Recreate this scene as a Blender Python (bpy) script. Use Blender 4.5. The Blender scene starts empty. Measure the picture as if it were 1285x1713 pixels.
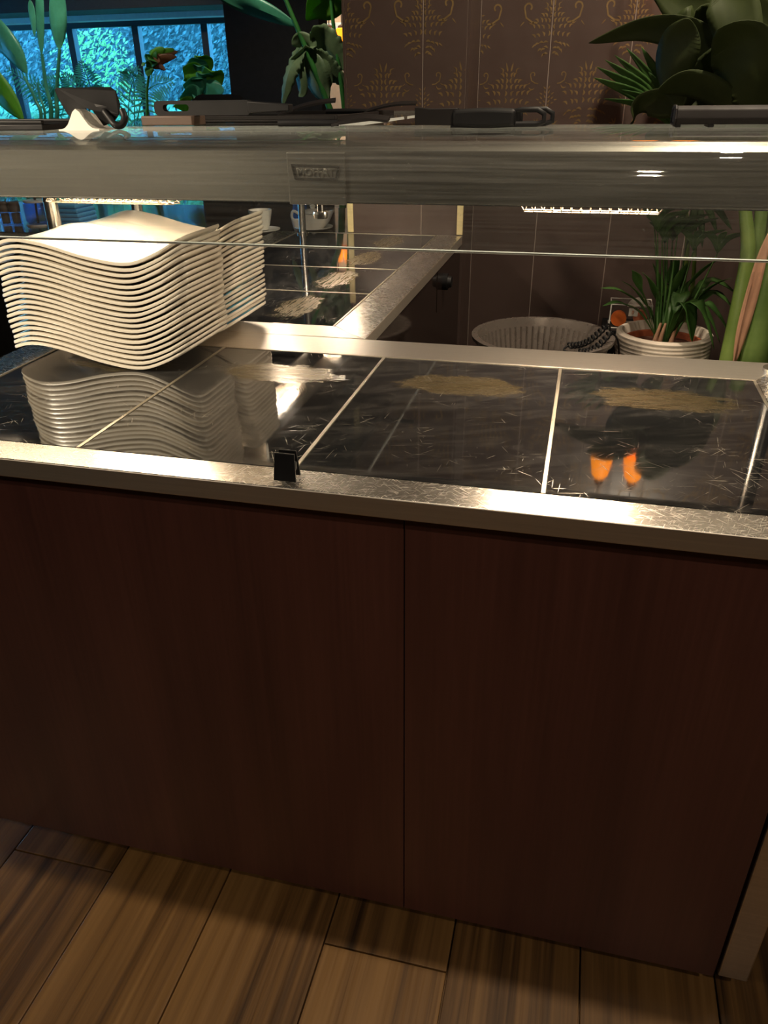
import bpy, bmesh, math, random
from mathutils import Vector, Matrix, noise
random.seed(7)
C = bpy.context.scene
COL = C.collection
PI = math.pi
# ------------------------------------------------------------------ camera
FPX, IW, IH = 1275.6, 1285.0, 1713.0
CAM = Vector((0.3495, -0.8815, 1.3461))
RGT = Vector((0.9707205, 0.23991984, -0.01184008)).normalized()
FWD = Vector((-0.21595893, 0.85006835, -0.4803598)).normalized()
UPV = RGT.cross(FWD).normalized()
cam = bpy.data.cameras.new('camera')
cam.sensor_fit = 'VERTICAL'; cam.sensor_height = 36.0; cam.lens = FPX / IH * 36.0
cam.clip_start = 0.02; cam.clip_end = 100
co = bpy.data.objects.new('camera', cam); COL.objects.link(co)
M = Matrix((RGT, UPV, -FWD)).transposed().to_4x4(); M.translation = CAM
co.matrix_world = M
C.camera = co

def at(x, y, Y):
    """the world point at depth plane Y seen at photo position (x, y)"""
    d = FWD + RGT * ((x - IW / 2) / FPX) + UPV * ((IH / 2 - y) / FPX)
    return CAM + d * ((Y - CAM.y) / d.y)

# ------------------------------------------------------------------ world, exposure, room lights
w = bpy.data.worlds.new('world'); C.world = w; w.use_nodes = True
bg = w.node_tree.nodes['Background']
bg.inputs[0].default_value = (0.09, 0.52, 1.0, 1); bg.inputs[1].default_value = 7.5
C.view_settings.view_transform = 'Standard'; C.view_settings.look = 'None'
C.view_settings.gamma = 1; C.view_settings.use_curve_mapping = False
C.view_settings.exposure = 0.75
C.cycles.transparent_max_bounces = 24
C.cycles.max_bounces = 10

def spot(name, loc, target, watts, col, angle, blend=0.6, rad=0.03):
    l = bpy.data.lights.new(name, 'SPOT'); l.energy = watts; l.color = col
    l.spot_size = math.radians(angle); l.spot_blend = blend; l.shadow_soft_size = rad
    o = bpy.data.objects.new(name, l); COL.objects.link(o); o.location = loc
    o.rotation_euler = (Vector(target) - Vector(loc)).to_track_quat('-Z', 'Y').to_euler()
    return o
WARM = (1.0, 0.82, 0.60)
spot('overhead_spot', (0.50, 0.02, 2.62), (0.42, -0.35, 0), 52, WARM, 80)
spot('overhead_spot', (-2.35, -1.25, 2.62), (-0.50, 0.46, 1.10), 390, WARM, 17, 0.5, 0.10)
spot('overhead_spot', (1.06, -1.45, 2.62), (0.6, -0.1, 0.9), 26, WARM, 85)
spot('overhead_spot', (-2.5, -1.9, 2.62), (-0.6, -0.2, 0.5), 40, WARM, 60, 0.6, 0.10)
spot('overhead_spot', (0.75, 1.15, 2.62), (0.6, 2.0, 0.8), 68, WARM, 140)
spot('overhead_spot', (-1.3, 3.0, 2.62), (-1.5, 3.6, 1.2), 32, (1.0, 0.88, 0.68), 110)
spot('overhead_spot', (-3.3, 4.4, 2.62), (-3.6, 5.4, 1.4), 36, (1.0, 0.92, 0.75), 100)  # added spot without a fixture, brightens the plants by the window
spot('overhead_spot', (-1.85, 6.2, 2.62), (-1.9, 6.9, 1.7), 60, WARM, 90)

# ------------------------------------------------------------------ node helpers
class NT:
    def __init__(s, name):
        s.m = bpy.data.materials.new(name); s.m.use_nodes = True
        s.t = s.m.node_tree; s.n = s.t.nodes; s.l = s.t.links
        s.b = s.n['Principled BSDF']; s.out = s.n['Material Output']
    def new(s, typ, **kw):
        nd = s.n.new(typ)
        for k, v in kw.items(): setattr(nd, k, v)
        return nd
    def link(s, a, b): s.l.new(a, b)
    def coords(s, scale=(1, 1, 1), rot=(0, 0, 0), kind='Object', rnd=False):
        tc = s.new('ShaderNodeTexCoord'); mp = s.new('ShaderNodeMapping')
        if any(rot):
            mp.vector_type = 'TEXTURE'; mp.inputs['Scale'].default_value = tuple(1.0 / k for k in scale)
        else: mp.inputs['Scale'].default_value = scale
        mp.inputs['Rotation'].default_value = rot
        s.link(tc.outputs[kind], mp.inputs['Vector'])
        if rnd:
            oi = s.new('ShaderNodeObjectInfo'); ml = s.new('ShaderNodeMath', operation='MULTIPLY'); ml.inputs[1].default_value = 37.0
            s.link(oi.outputs['Random'], ml.inputs[0])
            cb = s.new('ShaderNodeCombineXYZ')
            for i in range(3): s.link(ml.outputs[0], cb.inputs[i])
            s.link(cb.outputs[0], mp.inputs['Location'])
        return mp.outputs[0]
    def noise(s, vec, scale=5, detail=3, rough=0.5, dist=0):
        nd = s.new('ShaderNodeTexNoise'); nd.inputs['Scale'].default_value = scale
        nd.inputs['Detail'].default_value = detail; nd.inputs['Roughness'].default_value = rough
        nd.inputs['Distortion'].default_value = dist
        s.link(vec, nd.inputs['Vector']); return nd.outputs['Fac']
    def ramp(s, fac, stops, interp='LINEAR'):
        r = s.new('ShaderNodeValToRGB'); r.color_ramp.interpolation = interp
        e = r.color_ramp.elements
        while len(e) < len(stops): e.new(0.5)
        for el, (p, c) in zip(e, stops):
            el.position = p; el.color = (*c, 1) if len(c) == 3 else c
        s.link(fac, r.inputs[0]); return r.outputs[0]
    def g(s, fac, p0, p1, v0=0.0, v1=1.0):
        mr = s.new('ShaderNodeMapRange'); mr.clamp = True
        for i, v in zip((1, 2, 3, 4), (p0, p1, v0, v1)): mr.inputs[i].default_value = v
        s.link(fac, mr.inputs[0]); return mr.outputs[0]
    def math(s, op, a, b=None):
        nd = s.new('ShaderNodeMath', operation=op)
        for i, v in enumerate((a, b)):
            if v is None: continue
            if isinstance(v, (int, float)): nd.inputs[i].default_value = v
            else: s.link(v, nd.inputs[i])
        return nd.outputs[0]
    def mix(s, fac, a, b):
        nd = s.new('ShaderNodeMix', data_type='RGBA')
        if isinstance(fac, (int, float)): nd.inputs[0].default_value = fac
        else: s.link(fac, nd.inputs[0])
        for i, v in ((6, a), (7, b)):
            if isinstance(v, tuple): nd.inputs[i].default_value = (*v, 1)
            else: s.link(v, nd.inputs[i])
        return nd.outputs[2]
    def bump(s, h, strength=0.2, dist=0.002):
        b = s.new('ShaderNodeBump'); b.inputs['Strength'].default_value = strength; b.inputs['Distance'].default_value = dist
        s.link(h, b.inputs['Height']); s.link(b.outputs[0], s.b.inputs['Normal'])
    def set(s, **kw):
        mp = dict(col='Base Color', rough='Roughness', metal='Metallic', ior='IOR', spec='Specular IOR Level',
                  trans='Transmission Weight', coat='Coat Weight', coatr='Coat Roughness', emc='Emission Color', ems='Emission Strength',
                  alpha='Alpha', sss='Subsurface Weight', aniso='Anisotropic')
        for k, v in kw.items():
            i = s.b.inputs[mp[k]]
            if isinstance(v, bpy.types.NodeSocket): s.link(v, i)
            elif isinstance(v, tuple): i.default_value = (*v, 1)
            else: i.default_value = v
        return s

def simple(name, col, rough=0.5, metal=0.0, var=0.12, scale=30, **kw):
    m = NT(name); v = m.coords(rnd=True)
    n = m.noise(v, scale, 3)
    lo = tuple(max(0, c * (1 - var)) for c in col); hi = tuple(c * (1 + var) for c in col)
    m.set(col=m.mix(n, lo, hi), rough=m.g(n, 0.3, 0.7, rough * 0.9, min(1, rough * 1.1)), metal=metal, **kw)
    return m.m
MAT = {}
def steel(name, col, rough, scr=0.5, ax=0):
    m = NT(name)
    br = m.noise(m.coords((5, 260, 260) if ax == 0 else (260, 5, 260)), 1.0, 2)
    sc = None
    for i, (rot, s2) in enumerate(((0.5, 1.0), (-0.7, 0.8), (1.25, 1.2), (0.1, 0.9))):
        q = m.noise(m.coords((55 * s2, 620 * s2, 55), (0, 0, rot + ax * 1.57)), 1.0, 1, 0.6, 0.1)
        q = m.g(q, 0.66, 0.70)
        sc = q if sc is None else m.math('MAXIMUM', sc, q)
    r = m.math('ADD', rough, m.math('MULTIPLY', sc, 0.10 * min(1, scr * 1.2)))
    lo = tuple(c * 0.94 for c in col); hi = tuple(min(1, c * 1.04) for c in col); wh = tuple(min(1, c * 1.45) for c in col)
    m.set(col=m.mix(m.math('MULTIPLY', sc, min(1, scr)), m.mix(m.g(br, 0.3, 0.7), lo, hi), wh), metal=1.0, rough=r); return m.m
MAT['rim'] = steel('scratched_steel', (0.62, 0.58, 0.53), 0.27, 0.8)
MAT['lip'] = steel('brushed_steel', (0.58, 0.54, 0.49), 0.38, 0.1)
MAT['hood'] = steel('hood_steel', (0.44, 0.415, 0.38), 0.36, 0.05)
MAT['post'] = steel('post_steel', (0.75, 0.72, 0.68), 0.25, 0.05)
MAT['joint'] = steel('joint_steel', (0.50, 0.45, 0.37), 0.42, 0.2)
MAT['wire'] = simple('bright_wire', (0.42, 0.34, 0.27), 0.4, 1.0)
MAT['badge'] = simple('badge_metal', (0.15, 0.14, 0.125), 0.25, 1.0)

def ceramic():
    m = NT('black_ceramic_glass')
    base = m.coords(); rv = m.coords(rnd=True)
    sep = m.new('ShaderNodeSeparateXYZ'); m.link(base, sep.inputs[0])
    n1 = m.noise(rv, 22, 5, 0.65); n2 = m.noise(m.coords((16, 200, 10), rnd=True), 1.0, 4, 0.7)
    # worn patch: an ellipse towards the far edge of each panel with ragged borders
    dx = m.math('POWER', m.math('DIVIDE', sep.outputs[0], 0.118), 2)
    dy = m.math('POWER', m.math('DIVIDE', m.math('SUBTRACT', sep.outputs[1], 0.125), 0.052), 2)
    rr = m.math('ADD', m.math('ADD', dx, dy), m.math('ADD', m.math('MULTIPLY', m.math('SUBTRACT', n1, 0.5), 2.2), m.math('MULTIPLY', m.math('SUBTRACT', n2, 0.5), 2.0)))
    patch = m.math('MULTIPLY', m.g(rr, 1.0, 0.75), m.g(n2, 0.36, 0.56, 0.35, 1.0))
    # fine scratches
    sc = None
    for i, (rot, th) in enumerate(((0.2, 0.70), (0.9, 0.715), (-0.6, 0.715), (1.5, 0.72), (-1.1, 0.72))):
        q = m.noise(m.coords((18, 560, 10), (0, 0, rot), rnd=True), 1.0, 1.0, 0.5, 0.1)
        q = m.g(q, th + 0.01, th + 0.05)
        sc = q if sc is None else m.math('MAXIMUM', sc, q)
    gate = m.g(m.noise(rv, 9, 3), 0.45, 0.62)
    sc = m.math('MULTIPLY', sc, gate)
    dots = m.g(m.noise(rv, 260, 1), 0.78, 0.82)
    sc = m.math('MAXIMUM', sc, m.math('MULTIPLY', dots, 0.7))
    smear = m.math('MULTIPLY', m.g(m.noise(m.coords((5, 20, 5), (0, 0, 0.35), rnd=True), 1.0, 6, 0.7, 1.2), 0.46, 0.75), 0.05)
    mask = m.math('MAXIMUM', patch, m.math('MULTIPLY', sc, 0.9))
    c1 = m.mix(patch, (0.011, 0.011, 0.012), (0.115, 0.085, 0.040))
    c2 = m.mix(m.math('MULTIPLY', sc, 0.7), c1, (0.45, 0.40, 0.33))
    c3 = m.mix(smear, c2, (0.6, 0.55, 0.5))
    m.set(col=c3, rough=m.math('ADD', m.math('MULTIPLY', mask, 0.33), m.math('ADD', smear, 0.035)), metal=m.math('MULTIPLY', mask, 0.75), ior=2.15, spec=0.5)
    return m.m
MAT['ceramic'] = ceramic()

def mahogany():
    m = NT('mahogany_veneer')
    g1 = m.noise(m.coords((9, 9, 0.7)), 1.0, 5, 0.6, 0.4); g2 = m.noise(m.coords((160, 160, 3)), 1.0, 3)
    f = m.math('ADD', m.math('MULTIPLY', g1, 0.7), m.math('MULTIPLY', g2, 0.3))
    m.set(col=m.ramp(f, [(0.3, (0.060, 0.0225, 0.0195)), (0.55, (0.092, 0.034, 0.0275)), (0.75, (0.124, 0.046, 0.036))]), rough=0.33, spec=0.45)
    return m.m
MAT['panel'] = mahogany()
MAT['dark_panel'] = simple('glossy_dark_panel', (0.020, 0.014, 0.012), 0.07, 0, 0.1)
MAT['plinth'] = simple('black_plinth', (0.01, 0.009, 0.01), 0.6)

def wood():
    m = NT('brown_plank_wood')
    st = m.noise(m.coords((26, 0.55, 5), rnd=True), 1.0, 5, 0.62, 0.5)
    fine = m.noise(m.coords((190, 4, 20), rnd=True), 1.0, 3)
    broad = m.noise(m.coords((5, 0.4, 3), rnd=True), 1.0, 2)
    f = m.math('ADD', m.math('MULTIPLY', st, 0.7), m.math('ADD', m.math('MULTIPLY', fine, 0.12), m.math('MULTIPLY', broad, 0.2)))
    col = m.ramp(f, [(0.38, (0.020, 0.010, 0.004)), (0.44, (0.085, 0.042, 0.014)), (0.52, (0.175, 0.090, 0.029)), (0.64, (0.26, 0.140, 0.047))])
    oi = m.new('ShaderNodeObjectInfo')
    col = m.mix(m.g(oi.outputs['Random'], 0, 1, 0.0, 0.42), col, (0.085, 0.045, 0.018))
    m.set(col=col, rough=m.g(fine, 0.3, 0.7, 0.36, 0.5)); m.bump(fine, 0.12, 0.0006)
    return m.m
MAT['wood'] = wood()
MAT['tile'] = simple('dark_brown_tile', (0.068, 0.046, 0.040), 0.34, 0, 0.08, 14)
MAT['grout'] = simple('pale_grout', (0.26, 0.21, 0.18), 0.8)
MAT['gold'] = simple('gold_print', (0.175, 0.115, 0.047), 0.5, 0.3, 0.45, 40)
MAT['trim'] = simple('cream_trim', (0.62, 0.52, 0.28), 0.4, 0.15)
MAT['dark_wall'] = simple('near_black_paint', (0.006, 0.0055, 0.0065), 0.7)
MAT['beige_wall'] = simple('beige_paint', (0.50, 0.38, 0.27), 0.8)
MAT['ceiling'] = simple('charcoal_ceiling', (0.03, 0.03, 0.032), 0.8)
MAT['frame'] = simple('dark_window_frame', (0.012, 0.014, 0.018), 0.5)
MAT['white_board'] = simple('white_painted_board', (0.62, 0.70, 0.70), 0.6)
MAT['plate'] = simple('cream_glaze', (0.80, 0.73, 0.62), 0.22, 0, 0.03, 5, coat=0.3, coatr=0.1)
MAT['white'] = simple('white_china', (0.75, 0.72, 0.66), 0.25, 0, 0.04)
MAT['paper'] = simple('white_paper', (0.78, 0.74, 0.66), 0.8, 0, 0.05)
MAT['black'] = simple('black_plastic', (0.008, 0.008, 0.009), 0.5, 0, 0.1, spec=0.25)
MAT['grey_black'] = simple('charcoal_plastic', (0.013, 0.011, 0.011), 0.5, 0, 0.1, spec=0.25)
MAT['brown_block'] = simple('dark_brown_wood', (0.075, 0.045, 0.03), 0.5, 0, 0.2)
MAT['pot'] = simple('pale_ribbed_ceramic', (0.60, 0.52, 0.44), 0.55, 0, 0.08)
MAT['terracotta'] = simple('terracotta_clay', (0.36, 0.09, 0.035), 0.7, 0, 0.2)
MAT['soil'] = simple('brown_soil', (0.12, 0.04, 0.02), 0.9, 0, 0.4, 120)
MAT['basin'] = simple('grey_basin_plastic', (0.20, 0.17, 0.15), 0.28, 0.3, 0.05)
MAT['orange'] = simple('orange_plastic', (0.95, 0.20, 0.025), 0.45, 0, 0.05)
MAT['orange_dark'] = simple('salmon_plastic', (0.75, 0.22, 0.10), 0.5, 0, 0.1)
MAT['blue_fabric'] = simple('blue_item', (0.03, 0.16, 0.55), 0.8, 0, 0.2)
MAT['amber'] = simple('brown_sauce', (0.12, 0.035, 0.012), 0.25, 0, 0.3)
MAT['red'] = simple('red_plastic', (0.5, 0.02, 0.02), 0.5)
MAT['sky_blue'] = simple('painted_window_light', (0.10, 0.42, 0.85), 0.5)  # blue window light as a flat colour, for the added pile

def leafm(name, a, b, rough=0.48, scale=(3, 60, 3)):
    m = NT(name); v = m.coords(rnd=True)
    n = m.noise(v, 9, 3); s2 = m.noise(m.coords((60, 60, 60), rnd=True), 1, 2)
    f = m.math('ADD', m.math('MULTIPLY', n, 0.75), m.math('MULTIPLY', s2, 0.25))
    m.set(col=m.mix(m.g(f, 0.3, 0.7), a, b), rough=rough)
    tr = m.new('ShaderNodeBsdfTranslucent'); tr.inputs[0].default_value = (*b, 1)
    mx = m.new('ShaderNodeMixShader'); mx.inputs[0].default_value = 0.4
    m.link(m.b.outputs[0], mx.inputs[1]); m.link(tr.outputs[0], mx.inputs[2]); m.link(mx.outputs[0], m.out.inputs[0])
    return m.m
MAT['palm'] = leafm('palm_green', (0.035, 0.10, 0.02), (0.10, 0.22, 0.05))
MAT['dark_leaf'] = leafm('dark_leaf_green', (0.034, 0.052, 0.014), (0.070, 0.095, 0.026), 0.6)
MAT['banana'] = leafm('banana_green', (0.03, 0.14, 0.035), (0.07, 0.30, 0.06))
MAT['lime'] = leafm('lime_leaf_green', (0.10, 0.34, 0.03), (0.20, 0.50, 0.05))
MAT['stem'] = leafm('stem_green', (0.12, 0.22, 0.05), (0.26, 0.38, 0.11), 0.35)
MAT['stalk'] = leafm('pale_stem_green', (0.16, 0.26, 0.05), (0.26, 0.36, 0.09), 0.4)
MAT['sheath'] = simple('dry_pink_sheath', (0.48, 0.26, 0.16), 0.7, 0, 0.25)
MAT['red_leaf'] = leafm('bronze_leaf', (0.20, 0.07, 0.03), (0.34, 0.16, 0.08))
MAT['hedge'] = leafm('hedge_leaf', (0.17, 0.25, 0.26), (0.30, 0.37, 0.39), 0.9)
MAT['light_tinted_leaf'] = leafm('light_tinted_leaf_green', (0.05, 0.24, 0.15), (0.10, 0.42, 0.27), 0.35)  # bluish green: blue window light mixed into the leaf colour
MAT['pale_banana'] = leafm('pale_banana_green', (0.10, 0.17, 0.08), (0.26, 0.36, 0.19), 0.5)
MAT['grass'] = leafm('low_planting_leaf', (0.16, 0.34, 0.20), (0.45, 0.62, 0.40), 0.6)
MAT['bamboo'] = leafm('light_shrub_leaf', (0.22, 0.42, 0.14), (0.62, 0.80, 0.34), 0.6)
MAT['earth'] = simple('garden_ground', (0.2, 0.35, 0.2), 0.9)

def glassm(name, tint, dust):
    m = NT(name); m.n.remove(m.b)
    tr = m.new('ShaderNodeBsdfTransparent'); tr.inputs[0].default_value = (*tint, 1)
    gl = m.new('ShaderNodeBsdfGlossy'); gl.inputs['Roughness'].default_value = 0.02
    fr = m.new('ShaderNodeFresnel'); ge = m.new('ShaderNodeNewGeometry')   # thin sheet: the same reflectance from both sides
    m.link(m.g(ge.outputs['Backfacing'], 0, 1, 1.5, 1 / 1.5), fr.inputs[0])
    mx = m.new('ShaderNodeMixShader'); m.link(fr.outputs[0], mx.inputs[0]); m.link(tr.outputs[0], mx.inputs[1]); m.link(gl.outputs[0], mx.inputs[2])
    if dust:
        df = m.new('ShaderNodeBsdfDiffuse'); df.inputs[0].default_value = (0.8, 0.78, 0.75, 1)
        tl = m.new('ShaderNodeBsdfTranslucent'); tl.inputs[0].default_value = (0.8, 0.78, 0.75, 1)
        ad = m.new('ShaderNodeMixShader'); ad.inputs[0].default_value = 0.5; m.link(df.outputs[0], ad.inputs[1]); m.link(tl.outputs[0], ad.inputs[2])
        wipe = m.noise(m.coords((4, 4, 420)), 1.0, 4, 0.7, 0.2); blot = m.noise(m.coords((3, 3, 9)), 1.0, 4)
        speck = m.g(m.noise(m.coords(), 260, 1), 0.74, 0.80)
        f = m.math('MULTIPLY', m.math('MULTIPLY', m.g(wipe, 0.35, 0.75), m.g(blot, 0.3, 0.7, 0.3, 1.0)), dust)
        f = m.math('ADD', f, m.math('MULTIPLY', speck, dust * 1.5))
        m2 = m.new('ShaderNodeMixShader'); m.link(f, m2.inputs[0]); m.link(mx.outputs[0], m2.inputs[1]); m.link(ad.outputs[0], m2.inputs[2]); mx = m2
    m.link(mx.outputs[0], m.out.inputs[0]); return m.m
MAT['guard'] = glassm('dusty_guard_glass', (0.97, 0.985, 0.975), 0.10)
MAT['shelf_glass'] = glassm('shelf_glass', (0.95, 0.975, 0.96), 0.03)
MAT['window_glass'] = glassm('window_pane_glass', (0.95, 0.98, 1.0), 0)
MAT['clear'] = glassm('clear_plastic', (0.92, 0.92, 0.92), 0.08)
MAT['edge'] = simple('polished_glass_edge', (0.80, 0.86, 0.83), 0.15, 0, 0.05)
MAT['light_tinted_glass'] = glassm('light_tinted_bottle_glass', (0.55, 0.75, 0.95), 0.05)  # blue of the window behind put into the glass tint
def emit(name, col, s):
    m = NT(name); m.set(col=col, emc=col, ems=s, rough=0.6); return m.m
MAT['tube'] = emit('glowing_quartz', (1.0, 0.80, 0.55), 25)
MAT['lantern'] = emit('lit_orange_shade', (1.0, 0.28, 0.01), 1.5)

# ------------------------------------------------------------------ mesh helpers
class MB:
    def __init__(s): s.v = []; s.f = []; s.mi = []; s.mat = 0
    def add(s, vs, fs):
        o = len(s.v); s.v += [tuple(v) for v in vs]
        for f in fs: s.f.append(tuple(i + o for i in f)); s.mi.append(s.mat)
        return s
    def box(s, x0, x1, y0, y1, z0, z1, ch=0.0):
        if ch <= 0:
            vs = [(x, y, z) for x in (x0, x1) for y in (y0, y1) for z in (z0, z1)]
            return s.add(vs, [(0, 1, 3, 2), (4, 6, 7, 5), (0, 4, 5, 1), (2, 3, 7, 6), (0, 2, 6, 4), (1, 5, 7, 3)])
        bm = bmesh.new(); bmesh.ops.create_cube(bm, size=1)
        for v in bm.verts:
            v.co = Vector(((x0 + x1) / 2 + v.co.x * (x1 - x0), (y0 + y1) / 2 + v.co.y * (y1 - y0), (z0 + z1) / 2 + v.co.z * (z1 - z0)))
        bmesh.ops.bevel(bm, geom=bm.edges[:], offset=ch, segments=2, affect='EDGES', profile=0.5)
        bm.verts.index_update()
        s.add([v.co[:] for v in bm.verts], [[v.index for v in f.verts] for f in bm.faces]); bm.free(); return s
    def tube(s, pts, r, n=8, cap=True):
        pts = [Vector(p) for p in pts]; m = len(pts)
        rs = r if isinstance(r, (list, tuple)) else [r] * m
        t0 = (pts[1] - pts[0]).normalized()
        a = Vector((0, 0, 1)) if abs(t0.z) < 0.9 else Vector((1, 0, 0))
        u = t0.cross(a).normalized(); vs = []
        for i, p in enumerate(pts):
            t = ((pts[min(i + 1, m - 1)] - pts[max(i - 1, 0)])).normalized()
            u = (u - t * u.dot(t)).normalized(); w2 = t.cross(u)
            for k in range(n):
                an = 2 * PI * k / n; vs.append(p + (u * math.cos(an) + w2 * math.sin(an)) * rs[i])
        fs = [(i * n + k, i * n + (k + 1) % n, (i + 1) * n + (k + 1) % n, (i + 1) * n + k) for i in range(m - 1) for k in range(n)]
        if cap: fs += [tuple(range(n))[::-1], tuple(range((m - 1) * n, m * n))]
        return s.add(vs, fs)
    def lathe(s, prof, n=32, c=(0, 0, 0), close=False):
        vs = []; fs = []
        m = len(prof)
        for (r, z) in prof:
            for k in range(n):
                an = 2 * PI * k / n; vs.append((c[0] + r * math.cos(an), c[1] + r * math.sin(an), c[2] + z))
        for i in range(m - 1):
            for k in range(n): fs.append((i * n + k, i * n + (k + 1) % n, (i + 1) * n + (k + 1) % n, (i + 1) * n + k))
        fs.append(tuple(range(n))[::-1]); fs.append(tuple(range((m - 1) * n, m * n)))
        return s.add(vs, fs)
    def prism(s, poly, axis, a, b):
        """poly: 2D outline; axis 'x','y','z': extruded from a to b along it"""
        def P(p, t):
            return {'x': (t, p[0], p[1]), 'y': (p[0], t, p[1]), 'z': (p[0], p[1], t)}[axis]
        n = len(poly)
        return s.add([P(p, a) for p in poly] + [P(p, b) for p in poly],
                     [tuple(range(n)), tuple(range(n, 2 * n))[::-1]] + [(i, i + n, (i + 1) % n + n, (i + 1) % n) for i in range(n)])
    def mesh(s, name, mats, smooth=None):
        me = bpy.data.meshes.new(name); me.from_pydata(s.v, [], s.f)
        for mm in (mats if isinstance(mats, (list, tuple)) else [mats]): me.materials.append(mm)
        me.polygons.foreach_set('material_index', s.mi)
        bm = bmesh.new(); bm.from_mesh(me); bmesh.ops.recalc_face_normals(bm, faces=bm.faces[:])
        if smooth:
            ang = math.radians(smooth)
            for f in bm.faces: f.smooth = True
            for e in bm.edges:
                if len(e.link_faces) == 2 and e.calc_face_angle(0) > ang: e.smooth = False
        bm.to_mesh(me); bm.free(); return me
def obj(name, mb, mat, parent=None, smooth=None, loc=None, rotz=0):
    me = mb if isinstance(mb, bpy.types.Mesh) else mb.mesh(name, mat, smooth)
    o = bpy.data.objects.new(name, me); COL.objects.link(o)
    if parent: o.parent = parent
    if loc is not None: o.location = loc
    o.rotation_euler[2] = rotz
    return o
def tag(o, label=None, cat=None, group=None, kind=None):
    if label: o['label'] = label
    if cat: o['category'] = cat
    if group: o['group'] = group
    if kind: o['kind'] = kind
    return o
def thing(name, label, cat, loc=(0, 0, 0), group=None, rotz=0):
    o = bpy.data.objects.new(name, None); COL.objects.link(o); o.location = loc; o.rotation_euler[2] = rotz
    o.empty_display_size = 0.05
    return tag(o, label, cat, group)
def shift(mb, d):
    mb.v = [(a - d[0], b - d[1], c - d[2]) for a, b, c in mb.v]; return mb
def part(name, mb, mat, parent, smooth=None, label=None, kind=None):
    """mb in world coordinates, made a child of an unrotated parent"""
    p = Vector((0, 0, 0)); q = parent
    while q: p += q.location; q = q.parent
    o = obj(name, shift(mb, p), mat, parent, smooth)
    return tag(o, label, None, None, kind)
def struct(name, mb, mat, smooth=None):
    return tag(obj(name, mb, mat, None, smooth), kind='structure')
def dup(o, parent=None):
    c = o.copy(); COL.objects.link(c)
    if parent: c.parent = parent
    for ch in list(o.children): dup(ch, c)
    return c
def spline(pts, n):
    P = [Vector(p) for p in pts]; P = [P[0] * 2 - P[1]] + P + [P[-1] * 2 - P[-2]]; out = []
    segs = len(P) - 3
    for i in range(n + 1):
        t = i / n * segs; k = min(int(t), segs - 1); t -= k
        a, b, c, d = P[k:k + 4]
        out.append(0.5 * ((2 * b) + (c - a) * t + (2 * a - 5 * b + 4 * c - d) * t * t + (3 * b - a - 3 * c + d) * t ** 3))
    return out

# ================================================================== ROOM SHELL
FX0, FX1, FY0, FY1, CEIL = -9.5, 2.6, -3.2, 7.12, 2.7
fl = struct('floor', MB().box(FX0, FX1, FY0, FY1, -0.10, -0.012), MAT['wood'])
pw, gap = 0.2256, 0.0014
planks = {}
for i in range(-6, 5):
    x0 = 0.0275 + pw * i
    ends = [-2.0] + {0: [-0.100], 1: [-1.0], -1: [-0.62], -3: [-0.06], -2: [-1.2], 2: [-0.9]}.get(i, [-1.3 + 0.23 * (i % 4)]) + [0.62]
    for a, b in zip(ends[:-1], ends[1:]):
        ln = b - a
        mb = MB().box(-pw / 2 + gap, pw / 2 - gap, -ln / 2 + gap, ln / 2 - gap, -0.012, random.uniform(-0.0006, 0.0), 0.0009)
        obj('plank', mb, MAT['wood'], fl, None, (x0 + pw / 2, (a + b) / 2, 0))
struct('ceiling', MB().box(FX0, FX1, FY0, FY1, CEIL, CEIL + 0.1), MAT['ceiling'])
struct('wall_left', MB().box(FX0 - 0.1, FX0, FY0, FY1, 2.2, CEIL).box(FX0 - 0.1, FX0, FY0, FY1, -0.1, 0.3).box(FX0 - 0.1, FX0, FY0, 3.4, 0.3, 2.2).box(FX0 - 0.1, FX0, 6.6, FY1, 0.3, 2.2), MAT['dark_wall'])
w2 = struct('window_2', MB().box(FX0 - 0.08, FX0 - 0.02, 3.4, 6.6, 0.30, 0.36).box(FX0 - 0.08, FX0 - 0.02, 3.4, 6.6, 2.14, 2.2), MAT['frame'])
for i in range(4):
    obj('mullion', MB().box(FX0 - 0.085, FX0 - 0.015, 3.4 + i * 1.043, 3.47 + i * 1.043, 0.36, 2.14, 0.003), MAT['frame'], w2)
    if i < 3: obj('pane', MB().box(FX0 - 0.055, FX0 - 0.048, 3.47 + i * 1.043, 4.443 + i * 1.043, 0.36, 2.14), MAT['window_glass'], w2)
struct('wall_right', MB().box(FX1, FX1 + 0.1, FY0, FY1, -0.1, CEIL), MAT['dark_wall'])
struct('wall_front', MB().box(FX0, FX1, FY0 - 0.1, FY0, -0.1, CEIL), MAT['dark_wall'])
# window wall at the far end: openings between x -8.9 and -3.0
WY = 7.0
mb = MB()
mb.box(FX0, FX1, WY, WY + 0.12, 2.06, CEIL); mb.box(FX0, -2.95, WY, WY + 0.12, -0.1, 0.22); mb.box(FX0, -7.2, WY, WY + 0.12, 0.22, 2.06)
mb.box(-2.95, -2.6, WY, WY + 0.12, -0.1, 2.06)
struct('wall_back', mb, MAT['dark_wall'])
struct('wall_far_right', MB().box(-2.6, FX1, WY, WY + 0.12, -0.1, 2.06), MAT['beige_wall'])
win = struct('window_1', MB().box(-7.2, -2.95, WY + 0.03, WY + 0.09, 1.955, 2.0).box(-7.2, -2.95, WY + 0.03, WY + 0.09, 0.22, 0.30), MAT['frame'])
mull = [-7.15, -6.24, -5.53, -4.81, -4.09, -3.36, -2.98]
for a in mull: obj('mullion', MB().box(-0.034, 0.034, WY + 0.02, WY + 0.10, 0.30, 1.955, 0.003), MAT['frame'], win, None, (a, 0, 0))
for a, b in zip(mull[:-1], mull[1:]): obj('pane', MB().box(a + 0.034, b - 0.034, WY + 0.055, WY + 0.062, 0.30, 1.955), MAT['window_glass'], win)
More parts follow.
